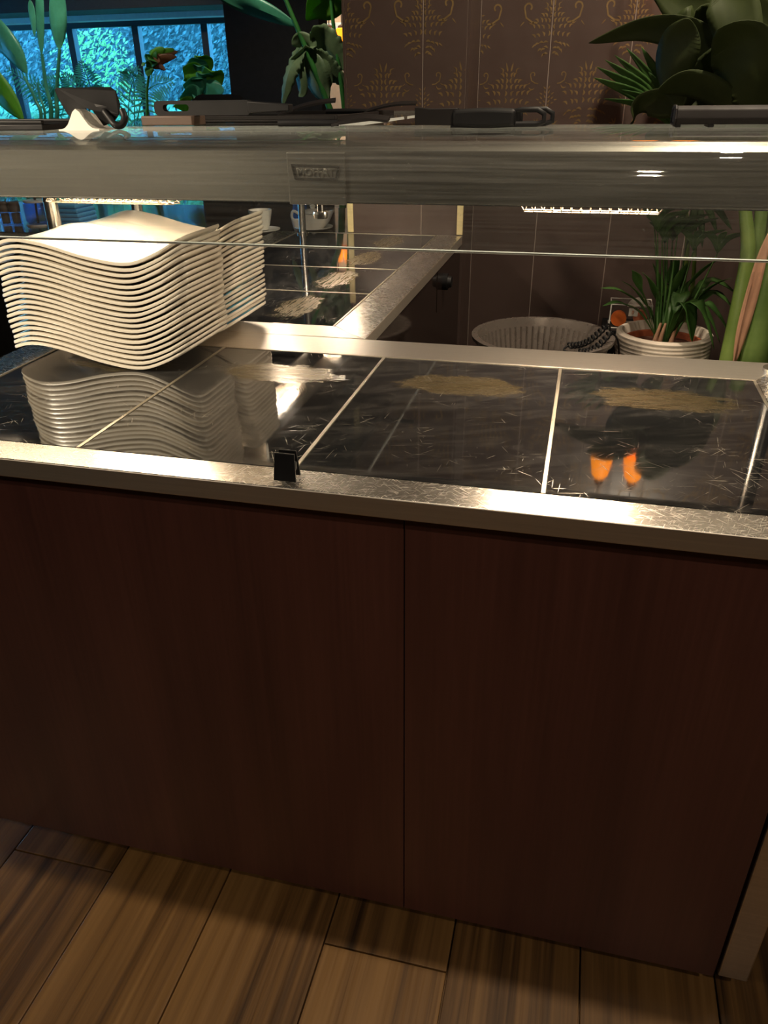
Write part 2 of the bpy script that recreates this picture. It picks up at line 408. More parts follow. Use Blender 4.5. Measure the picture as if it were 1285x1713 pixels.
struct('trim_1', MB().box(-7.2, -2.95, WY - 0.10, WY + 0.03, 2.0, 2.06, 0.004), MAT['white_board'])
struct('trim_2', MB().box(-8.0, -2.6, WY - 0.55, WY - 0.11, 2.045, 2.4, 0.004), MAT['ceiling'])
# dark wall standing between the window and the tiled pier
struct('wall_middle', MB().box(-2.25, -1.56, 5.0, 5.2, -0.012, CEIL), MAT['dark_wall'])

# tiled walls: a pier at the end of the return counter, the wall to its right
def teardrop(mb, x, z, an, ln, wd, bend=0.0):
    n = 7; L = []; R_ = []; wd = wd * 0.72; an += 0.25 * math.sin(x * 913 + z * 571)
    for i in range(n + 1):
        t = i / n; ww = wd * 0.5 * math.sin(PI * t ** 0.7) ; off = bend * math.sin(PI * t) * ln
        for lst, sg in ((L, 1), (R_, -1)):
            px, pz = t * ln, off + sg * ww
            lst.append((x + px * math.cos(an) - pz * math.sin(an), 0.0, z + px * math.sin(an) + pz * math.cos(an)))
    vs = L + R_; k = n + 1
    mb.add(vs, [(i, i + 1, k + i + 1, k + i) for i in range(n)])
def scroll(mb, x, z, s, mir):
    pts = []
    for i in range(15):
        t = i / 14; an = -0.6 + 4.6 * t; r = 0.012 * (1 - 0.55 * t)
        pts.append((x + mir * s * (0.004 + r * math.cos(an)), z + s * (0.012 + r * math.sin(an))))
    pts = [(x - mir * s * 0.020, z - s * 0.022), (x - mir * s * 0.006, z - s * 0.020), (x + mir * s * 0.010, z - s * 0.010)] + pts
    w2 = 0.0021 * s; vs = []
    for i, p in enumerate(pts):
        q = pts[min(i + 1, len(pts) - 1)]; r = pts[max(i - 1, 0)]
        d = Vector((q[0] - r[0], q[1] - r[1])).normalized(); nn = Vector((-d.y, d.x)) * w2
        vs += [(p[0] + nn.x, 0, p[1] + nn.y), (p[0] - nn.x, 0, p[1] - nn.y)]
    mb.add(vs, [(2 * i, 2 * i + 1, 2 * i + 3, 2 * i + 2) for i in range(len(pts) - 1)])
    teardrop(mb, x + mir * s * 0.014, z - s * 0.018, -0.7 if mir > 0 else PI + 0.7, 0.016 * s, 0.004 * s)
def motif(mb, x, z, s=1.0, clip=None):
    def T(dx, dz, an, ln, wd, bend=0.0):
        for mir in (1, -1):
            px = x + mir * dx * s
            if clip and not (clip[0] - 1e-6 <= px + (1e-4 * mir) <= clip[1] + 1e-6): continue
            teardrop(mb, px, z + dz * s, an if mir > 0 else PI - an, ln * s, wd * s, bend * mir)
    for row, (zz, cnt, w0) in enumerate([(0.062, 2, 0.016), (0.046, 3, 0.030), (0.030, 4, 0.050), (0.012, 4, 0.064), (-0.006, 4, 0.058), (-0.024, 3, 0.044), (-0.042, 3, 0.030), (-0.058, 2, 0.016)]):
        for k in range(cnt):
            dx = 0.0045 + w0 * (k + 0.3) / cnt
            T(dx, zz - 0.10 * dx * (1 if zz < 0 else -0.6), 0.35 + 0.9 * (1 - k / cnt) - (1.3 if zz < -0.01 else 0), 0.017, 0.0085, 0.25)
    T(0.0045, 0.078, 1.45, 0.026, 0.007); T(0.022, 0.070, 0.9, 0.022, 0.006, 0.4); T(0.060, 0.036, 0.2, 0.02, 0.006, -0.3); T(0.052, -0.03, -0.6, 0.016, 0.006)
def small_motif(mb, x, z, clip):
    for mir in (1, -1):
        if not (clip[0] - 1e-6 <= x + mir * 1e-4 <= clip[1] + 1e-6): continue
        for k in range(5):
            for q in range((1, 2, 3, 2, 1)[k]):
                a_ = 0.9 - 0.35 * q; teardrop(mb, x + mir * (0.004 + q * 0.011), z - 0.03 + k * 0.014 - q * 0.003, (a_ if mir > 0 else PI - a_), 0.012, 0.006)
        for k in range(4):
            an = [0.2, 0.9, 1.5, -0.6][k]; teardrop(mb, x + mir * 0.028, z - 0.085, an if mir > 0 else PI - an, 0.022, 0.007)
TW, TH = 0.268, 0.80
pm = MB()
for zc in (0.36, 0.76):
    motif(pm, 0.0, zc, 1.0, (0, TW)); motif(pm, TW, zc, 1.0, (0, TW)); motif(pm, TW / 2, zc - 0.2, 1.15)
    for mir, xx in ((1, 0.0), (-1, TW)):
        scroll(pm, xx + mir * 0.075, zc + 0.06, 1.3, mir); scroll(pm, xx + mir * 0.048, zc - 0.13, 0.8, mir)
        small_motif(pm, xx, zc - 0.19, (0, TW))
print_me = pm.mesh('damask_print', MAT['gold'])
g = 0.0014
def tile_me(w_):
    return MB().box(g, w_ - g, 0, 0.008, g, TH - g, 0.0007).mesh('tile', MAT['tile'])
full = tile_me(TW)
def tiled(wall, y, x0, xs, z0, rows, first):
    """tiles from x0 to the right; xs: joints; the printed ones from row index first"""
    for a, b in zip(xs[:-1], xs[1:]):
        for r in range(rows):
            me = full if abs(b - a - TW) < 1e-4 else tile_me(b - a)
            t = obj('tile', me, None, wall, None, (a, y - 0.0011, z0 + r * TH))
            if r >= first:
                if me is full:
                    obj('damask_print', print_me, None, t, None, (0, -0.0006, 0))
                else:
                    q = MB(); wd = b - a
                    off = 0.0 if abs(a - xs[0]) > 1e-4 else TW - wd
                    for f_ in print_me.polygons:
                        pts = [print_me.vertices[v].co for v in f_.vertices]
                        if all(g < p.x - off < wd - g for p in pts): q.add([(p.x - off, 0, p.z) for p in pts], [tuple(range(len(pts)))])
                    obj('damask_print', q, MAT['gold'], t, None, (0, -0.0006, 0))
PX0, PX1, PY = -0.486, -0.078, 1.968
pier = struct('wall_center', MB().box(PX0, PX1, PY, 2.6, -0.012, CEIL), MAT['grout'])
tiled(pier, PY, PX0, [PX0, -0.222, -0.078], 1.16 - TH, 3, 1)
obj('tile', MB().box(PX1, PX1 + 0.008, PY - 0.001, 2.2088, 0.0, CEIL - 0.01), MAT['tile'], pier)
obj('tile', MB().box(PX0 - 0.008, PX0, PY - 0.001, 2.59, 0.0, CEIL - 0.01), MAT['tile'], pier)
RY = 2.21
wr = struct('wall_tiled', MB().box(PX1, FX1, RY, RY + 0.1, -0.012, CEIL), MAT['grout'])
xs = [-0.0695]; x = 0.172
while x < 2.2: xs.append(x); x += TW
tiled(wr, RY, -0.0695, xs, 1.16 - TH, 3, 1)
for i, a in enumerate((PX0 - 0.010, PX1 - 0.014)):
    struct('trim_%d' % (3 + i), MB().box(a, a + 0.022, PY - 0.008, PY - 0.001, 0.902, 1.155, 0.002), MAT['trim'])

# ================================================================== COUNTERS
H = 0.90; W4 = 0.334; D = 0.517; E0 = 0.057; LIP = 0.0295
def frame_bar(poly, z0=H - LIP, z1=H):
    mb = MB().prism(poly, 'z', z0, z1); mb.mi = [0, 0] + [1] * (len(mb.f) - 2); return mb
MAT['lip_face'] = steel('lip_steel', (0.74, 0.68, 0.60), 0.48, 0.0)  # lighter side faces: floor reflection painted into the steel colour
fc = thing('buffet_counter', 'dark mahogany heated buffet counter with scratched steel rim and black glass hot plates', 'counter', (0, 0.25, 0))
GX = 2 * W4; RX0, RX1 = -0.745, 0.745; BY = D + 0.108
body = MB().box(-0.70, 0.69, 0.02, 0.57, 0.10, 0.865)
part('carcass', body, MAT['plinth'], fc)
part('plinth', MB().box(-0.66, 0.66, 0.06, 0.53, 0.0, 0.10), MAT['plinth'], fc)
for a, b in ((-0.70, 0.1612), (0.1628, 0.6875)):
    part('front_panel', MB().box(a, b, -0.037, 0.02, 0.057, H - LIP, 0.001), MAT['panel'], fc)
for a, b in ((0.6935, 0.7400), (-0.7400, -0.7035)):
    part('end_leg', MB().box(a, b, -0.037, 0.59, 0.061, H - LIP, 0.003), MAT['lip'], fc)
part('back_panel', MB().box(-0.70, 0.69, 0.57, 0.60, 0.06, H - LIP, 0.001), MAT['dark_panel'], fc)
def bev(mb, name, mat, parent, off=0.002):
    o = part(name, mb, [mat, MAT['lip_face']], parent, 40); md = o.modifiers.new('bevel', 'BEVEL'); md.width = off; md.segments = 2; md.limit_method = 'ANGLE'; return o
bev(frame_bar([(RX0, -E0), (RX1, -E0), (GX, 0), (-GX, 0)]), 'steel_rim', MAT['rim'], fc)
bev(frame_bar([(RX0, BY), (-GX, D), (GX, D), (RX1, BY)]), 'steel_rim', MAT['lip'], fc)
bev(frame_bar([(RX1, -E0), (RX1, BY), (GX, D), (GX, 0)]), 'steel_rim', MAT['rim'], fc)
bev(frame_bar([(RX0, -E0), (-GX, 0), (-GX, D), (RX0, BY)]), 'steel_rim', MAT['rim'], fc)
jw = 0.0028
def joint(x0, x1, y0, y1): return MB().box(x0, x1, y0, y1, H - 0.012, H + 0.0006, 0.0003)
for i in (-1, 0, 1): part('joint_strip', joint(i * W4 - jw, i * W4 + jw, 0.0005, D - 0.0005), MAT['joint'], fc)
part('joint_strip', joint(-GX, GX, D - 0.005, D - 0.0003), MAT['joint'], fc)
part('joint_strip', joint(GX - 0.005, GX - 0.0003, 0.001, D - 0.005), MAT['joint'], fc)
part('joint_strip', joint(-GX + 0.0003, -GX + 0.005, 0.001, D - 0.005), MAT['joint'], fc)
hot = MB().box(-W4 / 2 + jw + .0004, W4 / 2 - jw - .0004, -D / 2 + 0.001, D / 2 - 0.0055, -0.012, -0.0004, 0.0006).mesh('hot_plate', MAT['ceramic'])
for i in range(4):
    obj('hot_plate', hot, None, fc, None, (-1.5 * W4 + i * W4, D / 2 - 0.25, H))
part('heater_tray', MB().box(-GX + .001, GX - .001, 0.001, D - .001, 0.868, H - 0.013), MAT['plinth'], fc)

rc = thing('return_counter', 'heated return counter running back to the tiled pier, dark glossy side panel', 'counter', (-0.42, 1.3, 0))
RW = 0.312; QX0, QX1 = -0.687, -0.161; OX0, OX1 = -0.780, -0.070; QY0 = 0.712; QY1 = QY0 + 4 * RW; SY = BY + 0.0012
part('plinth', MB().box(-0.70, -0.15, 0.66, 1.93, 0.0, 0.10), MAT['plinth'], rc)
part('carcass', MB().box(-0.75, -0.10, 0.64, 1.955, 0.10, 0.865), MAT['plinth'], rc)
part('side_panel', MB().box(-0.10, -0.076, SY + 0.004, 1.957, 0.06, H - LIP, 0.001), MAT['dark_panel'], rc)
part('side_panel', MB().box(-0.775, -0.75, SY + 0.004, 1.957, 0.06, H - LIP, 0.001), MAT['panel'], rc)
for nm, poly, mt in (('a', [(OX0, SY), (OX1, SY), (QX1, QY0), (QX0, QY0)], 'lip'), ('b', [(OX1, SY), (OX1, 1.959), (QX1, QY1 - 0.003), (QX1, QY0)], 'rim'), ('c', [(OX0, SY), (QX0, QY0), (QX0, QY1 - 0.003), (OX0, 1.959)], 'rim')):
    bev(frame_bar(poly), 'steel_rim', MAT[mt], rc)
bev(frame_bar([(OX0, 1.9592), (QX0, QY1 - .002), (QX1, QY1 - .002), (OX1, 1.9592)], H - LIP, H), 'steel_rim', MAT['rim'], rc, 0.0005)
for k in (1, 2, 3): part('joint_strip', joint(QX0, QX1, QY0 + k * RW - jw * .7, QY0 + k * RW + jw * .7), MAT['joint'], rc)
part('joint_strip', joint(QX0, QX1, QY1 - 0.012, QY1 - 0.004), MAT['joint'], rc)
part('joint_strip', joint(QX0 + .0005, QX0 + 0.006, QY0 + .001, QY1 - 0.013), MAT['joint'], rc)
part('joint_strip', joint(QX1 - 0.005, QX1 - 0.0005, QY0 + .001, QY1 - 0.013), MAT['joint'], rc)
QD = QX1 - QX0
hot2 = MB().box(-RW / 2 + .0025, RW / 2 - .0025, -QD / 2 + 0.0065, QD / 2 - 0.0055, -0.012, -0.0004, 0.0006).mesh('hot_plate', MAT['ceramic'])
hot3 = MB().box(-RW / 2 + .0128, RW / 2 - .0025, -QD / 2 + 0.0065, QD / 2 - 0.0055, -0.012, -0.0004, 0.0006).mesh('hot_plate', MAT['ceramic'])
for k in range(4):
    obj('hot_plate', hot3 if k == 3 else hot2, None, rc, None, ((QX0 + QX1) / 2 + 0.42, QY0 + (k + .5) * RW - 1.3, H), -PI / 2)
part('heater_tray', MB().box(QX0 + .001, QX1 - .001, QY0 + .001, QY1 - .004, 0.868, H - 0.013), MAT['plinth'], rc)
kb = MB()
kb.tube([(-0.076, 1.60, 0.815), (-0.058, 1.60, 0.815)], 0.026, 20); kb.tube([(-0.058, 1.60, 0.815), (-0.046, 1.60, 0.815)], [0.020, 0.017], 16)
part('control_knob', kb, MAT['black'], rc, 40)
part('control_plate', MB().box(-0.0762, -0.0745, 1.50, 1.70, 0.74, 0.865, 0.0004), MAT['dark_panel'], rc)

# ================================================================== GANTRIES with heat lamps
def glass_profile(y_back, z, y_shoulder, y_edge, z_edge, th):
    top = [(y_back, z), (y_shoulder, z)]
    n = 10; ry = y_shoulder - (y_edge + 0.012); rz = 0.075
    for i in range(1, n + 1):
        a = i / n * PI / 2; top.append((y_shoulder - ry * math.sin(a), z - rz * (1 - math.cos(a))))
    top.append((y_edge, z_edge)); return top
def offset(poly, th):
    out = []
    for i, p in enumerate(poly):
        a = poly[max(i - 1, 0)]; b = poly[min(i + 1, len(poly) - 1)]
        d = Vector((b[0] - a[0], b[1] - a[1])).normalized(); out.append((p[0] + d.y * -th, p[1] + d.x * th))
    return out
gn = thing('gantry', 'long steel heated gantry with curved glass sneeze guard over the front counter', 'gantry', (0, 0.52, H))
GXL, GXR = -1.02, 1.02
HB, HT = 1.1905, 1.268
hood = MB().prism([(0.405, HB), (0.405, HT), (0.425, HT + 0.012), (0.585, HT + 0.012), (0.60, HT), (0.60, HB), (0.594, HB), (0.594, HT - .01), (0.411, HT - .01), (0.411, HB)], 'x', GXL, GXR)
part('lamp_hood', hood, MAT['hood'], gn)
part('hood_edge', MB().box(GXL, GXR, 0.4035, 0.4045, HB - 0.0005, HB + 0.0012), MAT['post'], gn)
pr = glass_profile(0.62, 1.297, 0.13, 0.022, 1.1875, 0.006)
inn = offset(pr, 0.006)
gm = MB()
n_ = len(pr)
gm.add([(GXL, *p) for p in pr] + [(GXR, *p) for p in pr], [(i, i + 1, n_ + i + 1, n_ + i) for i in range(n_ - 1)])
gm.add([(GXL, *p) for p in inn] + [(GXR, *p) for p in inn], [(i, i + 1, n_ + i + 1, n_ + i) for i in range(n_ - 1)])
gl = part('sneeze_guard', gm, MAT['guard'], gn, 60)
em = MB()
for k in (0, n_ - 1):
    em.add([(GXL, *pr[k]), (GXR, *pr[k]), (GXR, *inn[k]), (GXL, *inn[k])], [(0, 1, 2, 3)])
em.tube([(GXL, pr[-1][0] + 0.003, pr[-1][1] - 0.001), (GXR, pr[-1][0] + 0.003, pr[-1][1] - 0.001)], 0.0016, 8)
part('glass_edge', em, MAT['edge'], gn)
for xx in (-0.9, -0.36, 0.145, 0.9):
    part('glass_support', MB().box(xx - 0.012, xx + 0.012, 0.45, 0.56, HT + 0.012, 1.2905), MAT['hood'], gn)
for xx in (-0.715, 0.715):
    part('post', MB().tube([(xx, 0.575, H), (xx, 0.575, HB + 0.03)], 0.014, 16), MAT['post'], gn, 40)
    part('post_flange', MB().tube([(xx, 0.575, H - 0.0003), (xx, 0.575, H + 0.006)], 0.026, 20), MAT['post'], gn, 40)
cp = MB().box(-0.131, -0.033, 0.3995, 0.4045, HB - 0.003, HT - 0.002, 0.0015)
cover = part('cover_plate', cp, MAT['hood'], gn)
part('clamp_screw', MB().tube([(-0.088, 0.43, HB - 0.022), (-0.088, 0.43, HB + 0.02)], 0.0055, 12).lathe([(0.012, -0.006), (0.013, 0.0), (0.012, 0.005)], 16, (-0.088, 0.43, HB - 0.022)), MAT['post'], gn, 40)
# raised name badge: trapezoid frame and raised letters
by = 0.3993; bcx, bcz = -0.0825, 1.2365
outl = [(-0.041, 0.0125), (0.041, 0.0105), (0.036, -0.0105), (-0.036, -0.0105)]
inl = [(-0.0375, 0.0095), (0.0375, 0.0077), (0.0333, -0.0078), (-0.0333, -0.0078)]
bb = MB(); P = lambda p, y: (bcx + p[0], y, bcz + p[1])
vs = [P(p, by - 0.0022) for p in outl] + [P(p, by - 0.0022) for p in inl] + [P(p, by + 0.0005) for p in outl] + [P(p, by + 0.0005) for p in inl]
fs = []
for i in range(4):
    j = (i + 1) % 4; fs += [(i, j, 4 + j, 4 + i), (i, j, 8 + j, 8 + i), (4 + i, 4 + j, 12 + j, 12 + i)]
bb.add(vs, fs); bdg = part('name_badge', bb, MAT['badge'], gn)
cu = bpy.data.curves.new('letters', 'FONT'); cu.body = 'MOFFAT'; cu.size = 0.0165; cu.extrude = 0.0009; cu.bevel_depth = 0.0003; cu.align_x = 'CENTER'; cu.align_y = 'CENTER'; cu.offset = 0.0002
cu.space_character = 1.02
tmp = bpy.data.objects.new('tmp', cu); COL.objects.link(tmp)
dg = bpy.context.evaluated_depsgraph_get(); me = bpy.data.meshes.new_from_object(tmp.evaluated_get(dg)); bpy.data.objects.remove(tmp)
MAT['letter'] = simple('raised_letter_metal', (0.55, 0.52, 0.47), 0.3, 1.0)
me.materials.clear(); me.materials.append(MAT['letter'])
me.transform(Matrix.Rotation(PI / 2, 4, 'X')); me.transform(Matrix.Translation((bcx, by - 0.0006, bcz - 0.0005)))
me.transform(Matrix.Translation((-gn.location.x, -gn.location.y, -gn.location.z)))
me.name = 'letters'; lt = obj('letters', me, None, gn); 

def heat_lamp(parent, c, length, axis, watts, diamond=False, col=(1.0, 0.81, 0.58)):
    """quartz lamp under the hood: reflector, glowing tube, wire guard and its own light"""
    px = Vector((0, 0, 0)); q = parent
    while q: px += q.location; q = q.parent
    root = bpy.data.objects.new('heat_lamp', None); COL.objects.link(root); root.parent = parent
    root.location = Vector(c) - px; root.rotation_euler[2] = 0 if axis == 'x' else PI / 2; root.empty_display_size = 0.03
    L = length / 2
    rf = MB(); n = 9; pts = [(0.036 * math.sin(-PI / 2 + PI * i / n), 0.012 + 0.030 * math.cos(-PI / 2 + PI * i / n)) for i in range(n + 1)]
    rf.add([(-L, *p) for p in pts] + [(L, *p) for p in pts], [(i, i + 1, n + 2 + i, n + 1 + i) for i in range(n)])
    obj('reflector', rf, MAT['post'], root, 60)
    obj('quartz_tube', MB().tube([(-L + 0.01, 0, 0.014), (L - 0.01, 0, 0.014)], 0.005, 10), MAT['tube'], root, 60)
    cg = MB(); r = 0.0011
    prof = [(-0.034, 0.012), (-0.030, -0.007), (-0.012, -0.011), (0.012, -0.011), (0.030, -0.007), (0.034, 0.012)]
    for p in prof: cg.tube([(-L + (0.012 if p[1] < 0 else 0), *p), (L - (0.012 if p[1] < 0 else 0), *p)], r, 6)
    m = 14
    for i in range(m + 1):
        x0 = -L + 2 * L * i / m
        if diamond and i < m:
            for k in (0, 1):
                a, b = (x0, x0 + 2 * L / m) if k == 0 else (x0 + 2 * L / m, x0)
                cg.tube([(a, -0.034, 0.012), (b, -0.030, -0.007), (a, -0.012, -0.011), (b, 0.012, -0.011), (a, 0.030, -0.007), (b, 0.034, 0.012)], r, 5)
        elif not diamond:
            s_ = 0.012 / L
            cg.tube([(x0 * (1 if abs(p[1] - 0.012) < 1e-6 else 1 - s_), *p) for p in prof], r, 5)
    obj('wire_guard', cg, MAT['wire'], root, 60)
    l = bpy.data.lights.new('heat_lamp_light', 'AREA'); l.shape = 'RECTANGLE'; l.size = length - 0.03; l.size_y = 0.03; l.energy = watts; l.color = col
    lo = bpy.data.objects.new('heat_lamp_light', l); COL.objects.link(lo); lo.parent = root; lo.location = (0, 0, 0.0225)
    return root
LZ = 1.187
heat_lamp(gn, (0.356, 0.47, LZ), 0.232, 'x', 4.5)
heat_lamp(gn, (-0.500, 0.47, LZ), 0.25, 'x', 2.9, True)

g2 = thing('gantry', 'second steel gantry with flat glass shelf over the return counter', 'gantry', (-0.42, 1.35, H))
X0, X1, Y0, Y1 = -0.50, -0.34, 0.70, 1.90
part('lamp_hood', MB().prism([(X0, HB), (X0, HT), (X0 + .02, HT + .012), (X1 - .02, HT + .012), (X1, HT), (X1, HB), (X1 - .006, HB), (X1 - .006, HT - .01), (X0 + .006, HT - .01), (X0 + .006, HB)], 'y', Y0, Y1), MAT['hood'], g2)
part('glass_shelf', MB().box(-0.72, -0.12, 0.66, 1.94, 1.2905, 1.2965), MAT['shelf_glass'], g2)
part('shelf_edge', MB().box(-0.12, -0.1175, 0.66, 1.94, 1.2905, 1.2965).box(-0.72, -0.12, 1.94, 1.943, 1.2905, 1.2965), MAT['edge'], g2)
for yy in (0.78, 1.3, 1.82): part('glass_support', MB().box(-0.45, -0.39, yy - .012, yy + .012, HT + .012, 1.2905), MAT['hood'], g2)
for xx, yy in ((-0.655, 1.915), (-0.655, 0.80)):
    part('post', MB().tube([(xx, yy, H), (xx, yy, 1.2905)], 0.0125, 14), MAT['post'], g2, 40)
    part('post_flange', MB().tube([(xx, yy, H - .0003), (xx, yy, H + .006)], 0.022, 18), MAT['post'], g2, 40)
for yy in (1.0, 1.6): heat_lamp(g2, (-0.42, yy, LZ), 0.232, 'y', 2.6, False, (1.0, 0.84, 0.64))

# ================================================================== PLATES
prof = spline([(-0.194, 0.0185, 0), (-0.138, 0.0345, 0), (-0.075, 0.0285, 0), (0.01, 0.0085, 0), (0.085, 0.0005, 0), (0.14, 0.0165, 0), (0.194, 0.045, 0)], 60)
def pz(x):
    for a, b in zip(prof[:-1], prof[1:]):
        if a.x <= x <= b.x: return a.y + (b.y - a.y) * (x - a.x) / max(1e-9, b.x - a.x)
    return prof[0].y if x < 0 else prof[-1].y
PLW, PLD = 0.194, 0.094
def plate_mesh():
    mb = MB(); nx, ny = 34, 10; rc_ = 0.026
    rings = []
    # superellipse-like rounded rectangle, concentric rings from rim to centre
    N = 112
    def outline(s):
        pts = []
        for k in range(N):
            a = 2 * PI * k / N; ca, sa = math.cos(a), math.sin(a)
            r0 = (abs(ca) ** 8 + abs(sa) ** 8) ** (-1 / 8)
            dy = 1 - (1 - s) * PLW / PLD if s > 0.55 else max(0.02, 1 - 0.45 * PLW / PLD) * s / 0.55
            pts.append((s * PLW * ca * r0, PLD * dy * sa * r0))
        return pts
    S = [1.0, 0.97, 0.93, 0.86, 0.75, 0.6, 0.4, 0.2, 0.03]
    dip = [0.0, -0.0006, -0.0018, -0.0032, -0.0042, -0.0046, -0.0047, -0.0047, -0.0047]
    th = 0.0062
    top = []; bot = []
    for s, d in zip(S, dip):
        o = outline(s)
        top.append([(x, y, pz(x) + th + d) for x, y in o])
        bot.append([(x, y, pz(x) + max(0.0, -0.0) + d * 0.55 + (0.0006 if s == 1.0 else 0)) for x, y in o])
    rim = [(x * 1.004, y * 1.006, pz(x) + th * 0.55) for x, y in outline(1.0)]
    loops = top[::-1] + [rim] + bot
    vs = [v for lp in loops for v in lp]; fs = []
    for i in range(len(loops) - 1):
        for k in range(N): fs.append((i * N + k, i * N + (k + 1) % N, (i + 1) * N + (k + 1) % N, (i + 1) * N + k))
    fs += [tuple(range(N)), tuple(range((len(loops) - 1) * N, len(loops) * N))[::-1]]
    mb.add(vs, fs); return mb.mesh('wavy_plate', MAT['plate'], 60)
plate_me = plate_mesh()
ORD = 'bottom second third fourth fifth sixth seventh eighth ninth tenth eleventh twelfth thirteenth fourteenth fifteenth sixteenth seventeenth eighteenth nineteenth top'.split()
SP = 0.00985
foot = MB()
n = 40
for (r0, r1, z0, z1) in ((0.020, 0.026, -0.0047, 0.0035),):
    vs = []
    for z_, r in ((1, r0), (1, r1), (0, r1 - .001), (0, r0 + .001)):
        for k in range(n):
            a = 2 * PI * k / n; xx = 0.045 + 1.6 * r * math.cos(a); yy = r * math.sin(a)
            vs.append((xx, yy, (pz(xx) - 0.0015) if z_ else (pz(xx) + 0.0062 - 0.0047 - SP + 0.0004)))
    foot.add(vs, [(i * n + k, i * n + (k + 1) % n, ((i + 1) % 4) * n + (k + 1) % n, ((i + 1) % 4) * n + k) for i in range(4) for k in range(n)])
foot_me = foot.mesh('foot_ring', MAT['plate'], 60)
rg = random.Random(3)
for st, (cx, cy, rz, nm) in enumerate(((-0.511, 0.432, 0.0, 'front'), (-0.505, 0.627, 0.0, 'rear'))):
    for i in range(20):
        p = obj('wavy_plate', plate_me, None, None, None, (cx + rg.gauss(0, 0.0016) + (0.0005 * i), cy + rg.gauss(0, 0.0012), H + 0.0012 + i * SP), rz + rg.gauss(0, 0.004))
        where = {0: 'bottom', 19: 'topmost'}.get(i, ORD[i] + ' from the bottom')
        tag(p, 'cream wavy rectangular plate, %s of the %s stack' % (where, nm), 'plate', 'wavy plates in the %s stack' % nm)
        if i: obj('foot_ring', foot_me, None, p)
        else:
            fb = MB().lathe([(0.030, -0.0), (0.032, 0.004)], 24, (0.10, 0, 0.0)); 
            obj('foot_ring', MB().prism([(0.085 + 0.02 * math.cos(a * PI / 12), 0.03 * math.sin(a * PI / 12)) for a in range(24)], 'z', -0.0012, 0.0022), MAT['plate'], p)

# label clip on the front rim
ck = thing('label_clip', 'small black label clip standing on the front steel rim', 'clip', (0.004, -0.034, H))
def slab(y0, y1, w0, w1, z1, lean):
    mb = MB()
    vs = [(-w0, y0, 0.004), (w0, y0, 0.004), (w0, y1, 0.004), (-w0, y1, 0.004), (-w1, y0 + lean, z1), (w1, y0 + lean, z1), (w1, y1 + lean, z1), (-w1, y1 + lean, z1)]
    return mb.add(vs, [(0, 1, 2, 3), (4, 5, 6, 7), (0, 1, 5, 4), (1, 2, 6, 5), (2, 3, 7, 6), (3, 0, 4, 7)])
for mb in (slab(-0.013, -0.010, 0.0155, 0.0135, 0.041, 0.006), slab(0.008, 0.011, 0.0145, 0.0120, 0.041, -0.004)):
    o = obj('jaw', mb, MAT['black'], ck); md = o.modifiers.new('bevel', 'BEVEL'); md.width = 0.0008; md.segments = 2
obj('bridge', MB().box(-0.012, 0.012, -0.006, 0.006, 0.015, 0.026, 0.001), MAT['black'], ck)
obj('foot', MB().box(-0.016, 0.020, -0.016, 0.013, 0.0, 0.004, 0.0008), MAT['clear'], ck)

# ================================================================== THINGS BEHIND THE COUNTER (right)
bz = 0.42
bn = thing('back_bench', 'low dark work bench along the tiled wall behind the counter', 'bench', (0.8, 1.75, 0))
part('bench_top', MB().box(-0.05, 2.2, 1.25, 2.195, bz - 0.03, bz, 0.003), MAT['grey_black'], bn)
for xx in (0.0, 1.05, 2.12):
    for yy in (1.30, 2.12): part('leg', MB().box(xx, xx + .04, yy, yy + .04, 0, bz - 0.03), MAT['black'], bn)
# round ribbed basin
bcx_, bcy_, br_ = 0.255, 1.58, 0.222
BH = 0.060
ba = thing('round_basin', 'large round grey basin with ribbed inner wall on the back bench', 'basin', (bcx_, bcy_, bz))
wall = MB(); N = 120
def ring(r, z, amp=0.0): return [((r + amp * (1 if k % 5 == 0 else 0)) * math.cos(2 * PI * k / N) for _ in (0,)) for k in range(N)]
pf = [(0.165, 0.0), (br_ - 0.012, 0.165), (br_ - 0.010, 0.18), (br_, 0.182), (br_, 0.175), (br_ + .002, 0.175), (br_ + .003, 0.186), (br_ - 0.016, 0.187), (br_ - 0.022, 0.165), (0.160, 0.006), (0.0005, 0.006)]
pf = [(0.0005, 0.0)] + [(a_, b_ + (BH if b_ > 0.1 else 0)) for a_, b_ in pf]
wall.lathe(pf, 72)
obj('bowl', wall, MAT['basin'], ba, 35)
ribs = MB()
for k in range(60):
    a = 2 * PI * k / 60; u = Vector((math.cos(a), math.sin(a), 0)); t = Vector((-u.y, u.x, 0))
    vs = []
    for r, z in ((br_ - 0.0235, 0.160 + BH), (0.163, 0.012)):
        for q, dd in ((-0.004, 0.0), (0.0, -0.005), (0.004, 0.0)): vs.append(u * (r + dd) + t * q + Vector((0, 0, z)))
    ribs.add(vs, [(0, 1, 4, 3), (1, 2, 5, 4), (0, 1, 2), (3, 4, 5)])
obj('ribs', ribs, MAT['basin'], ba)
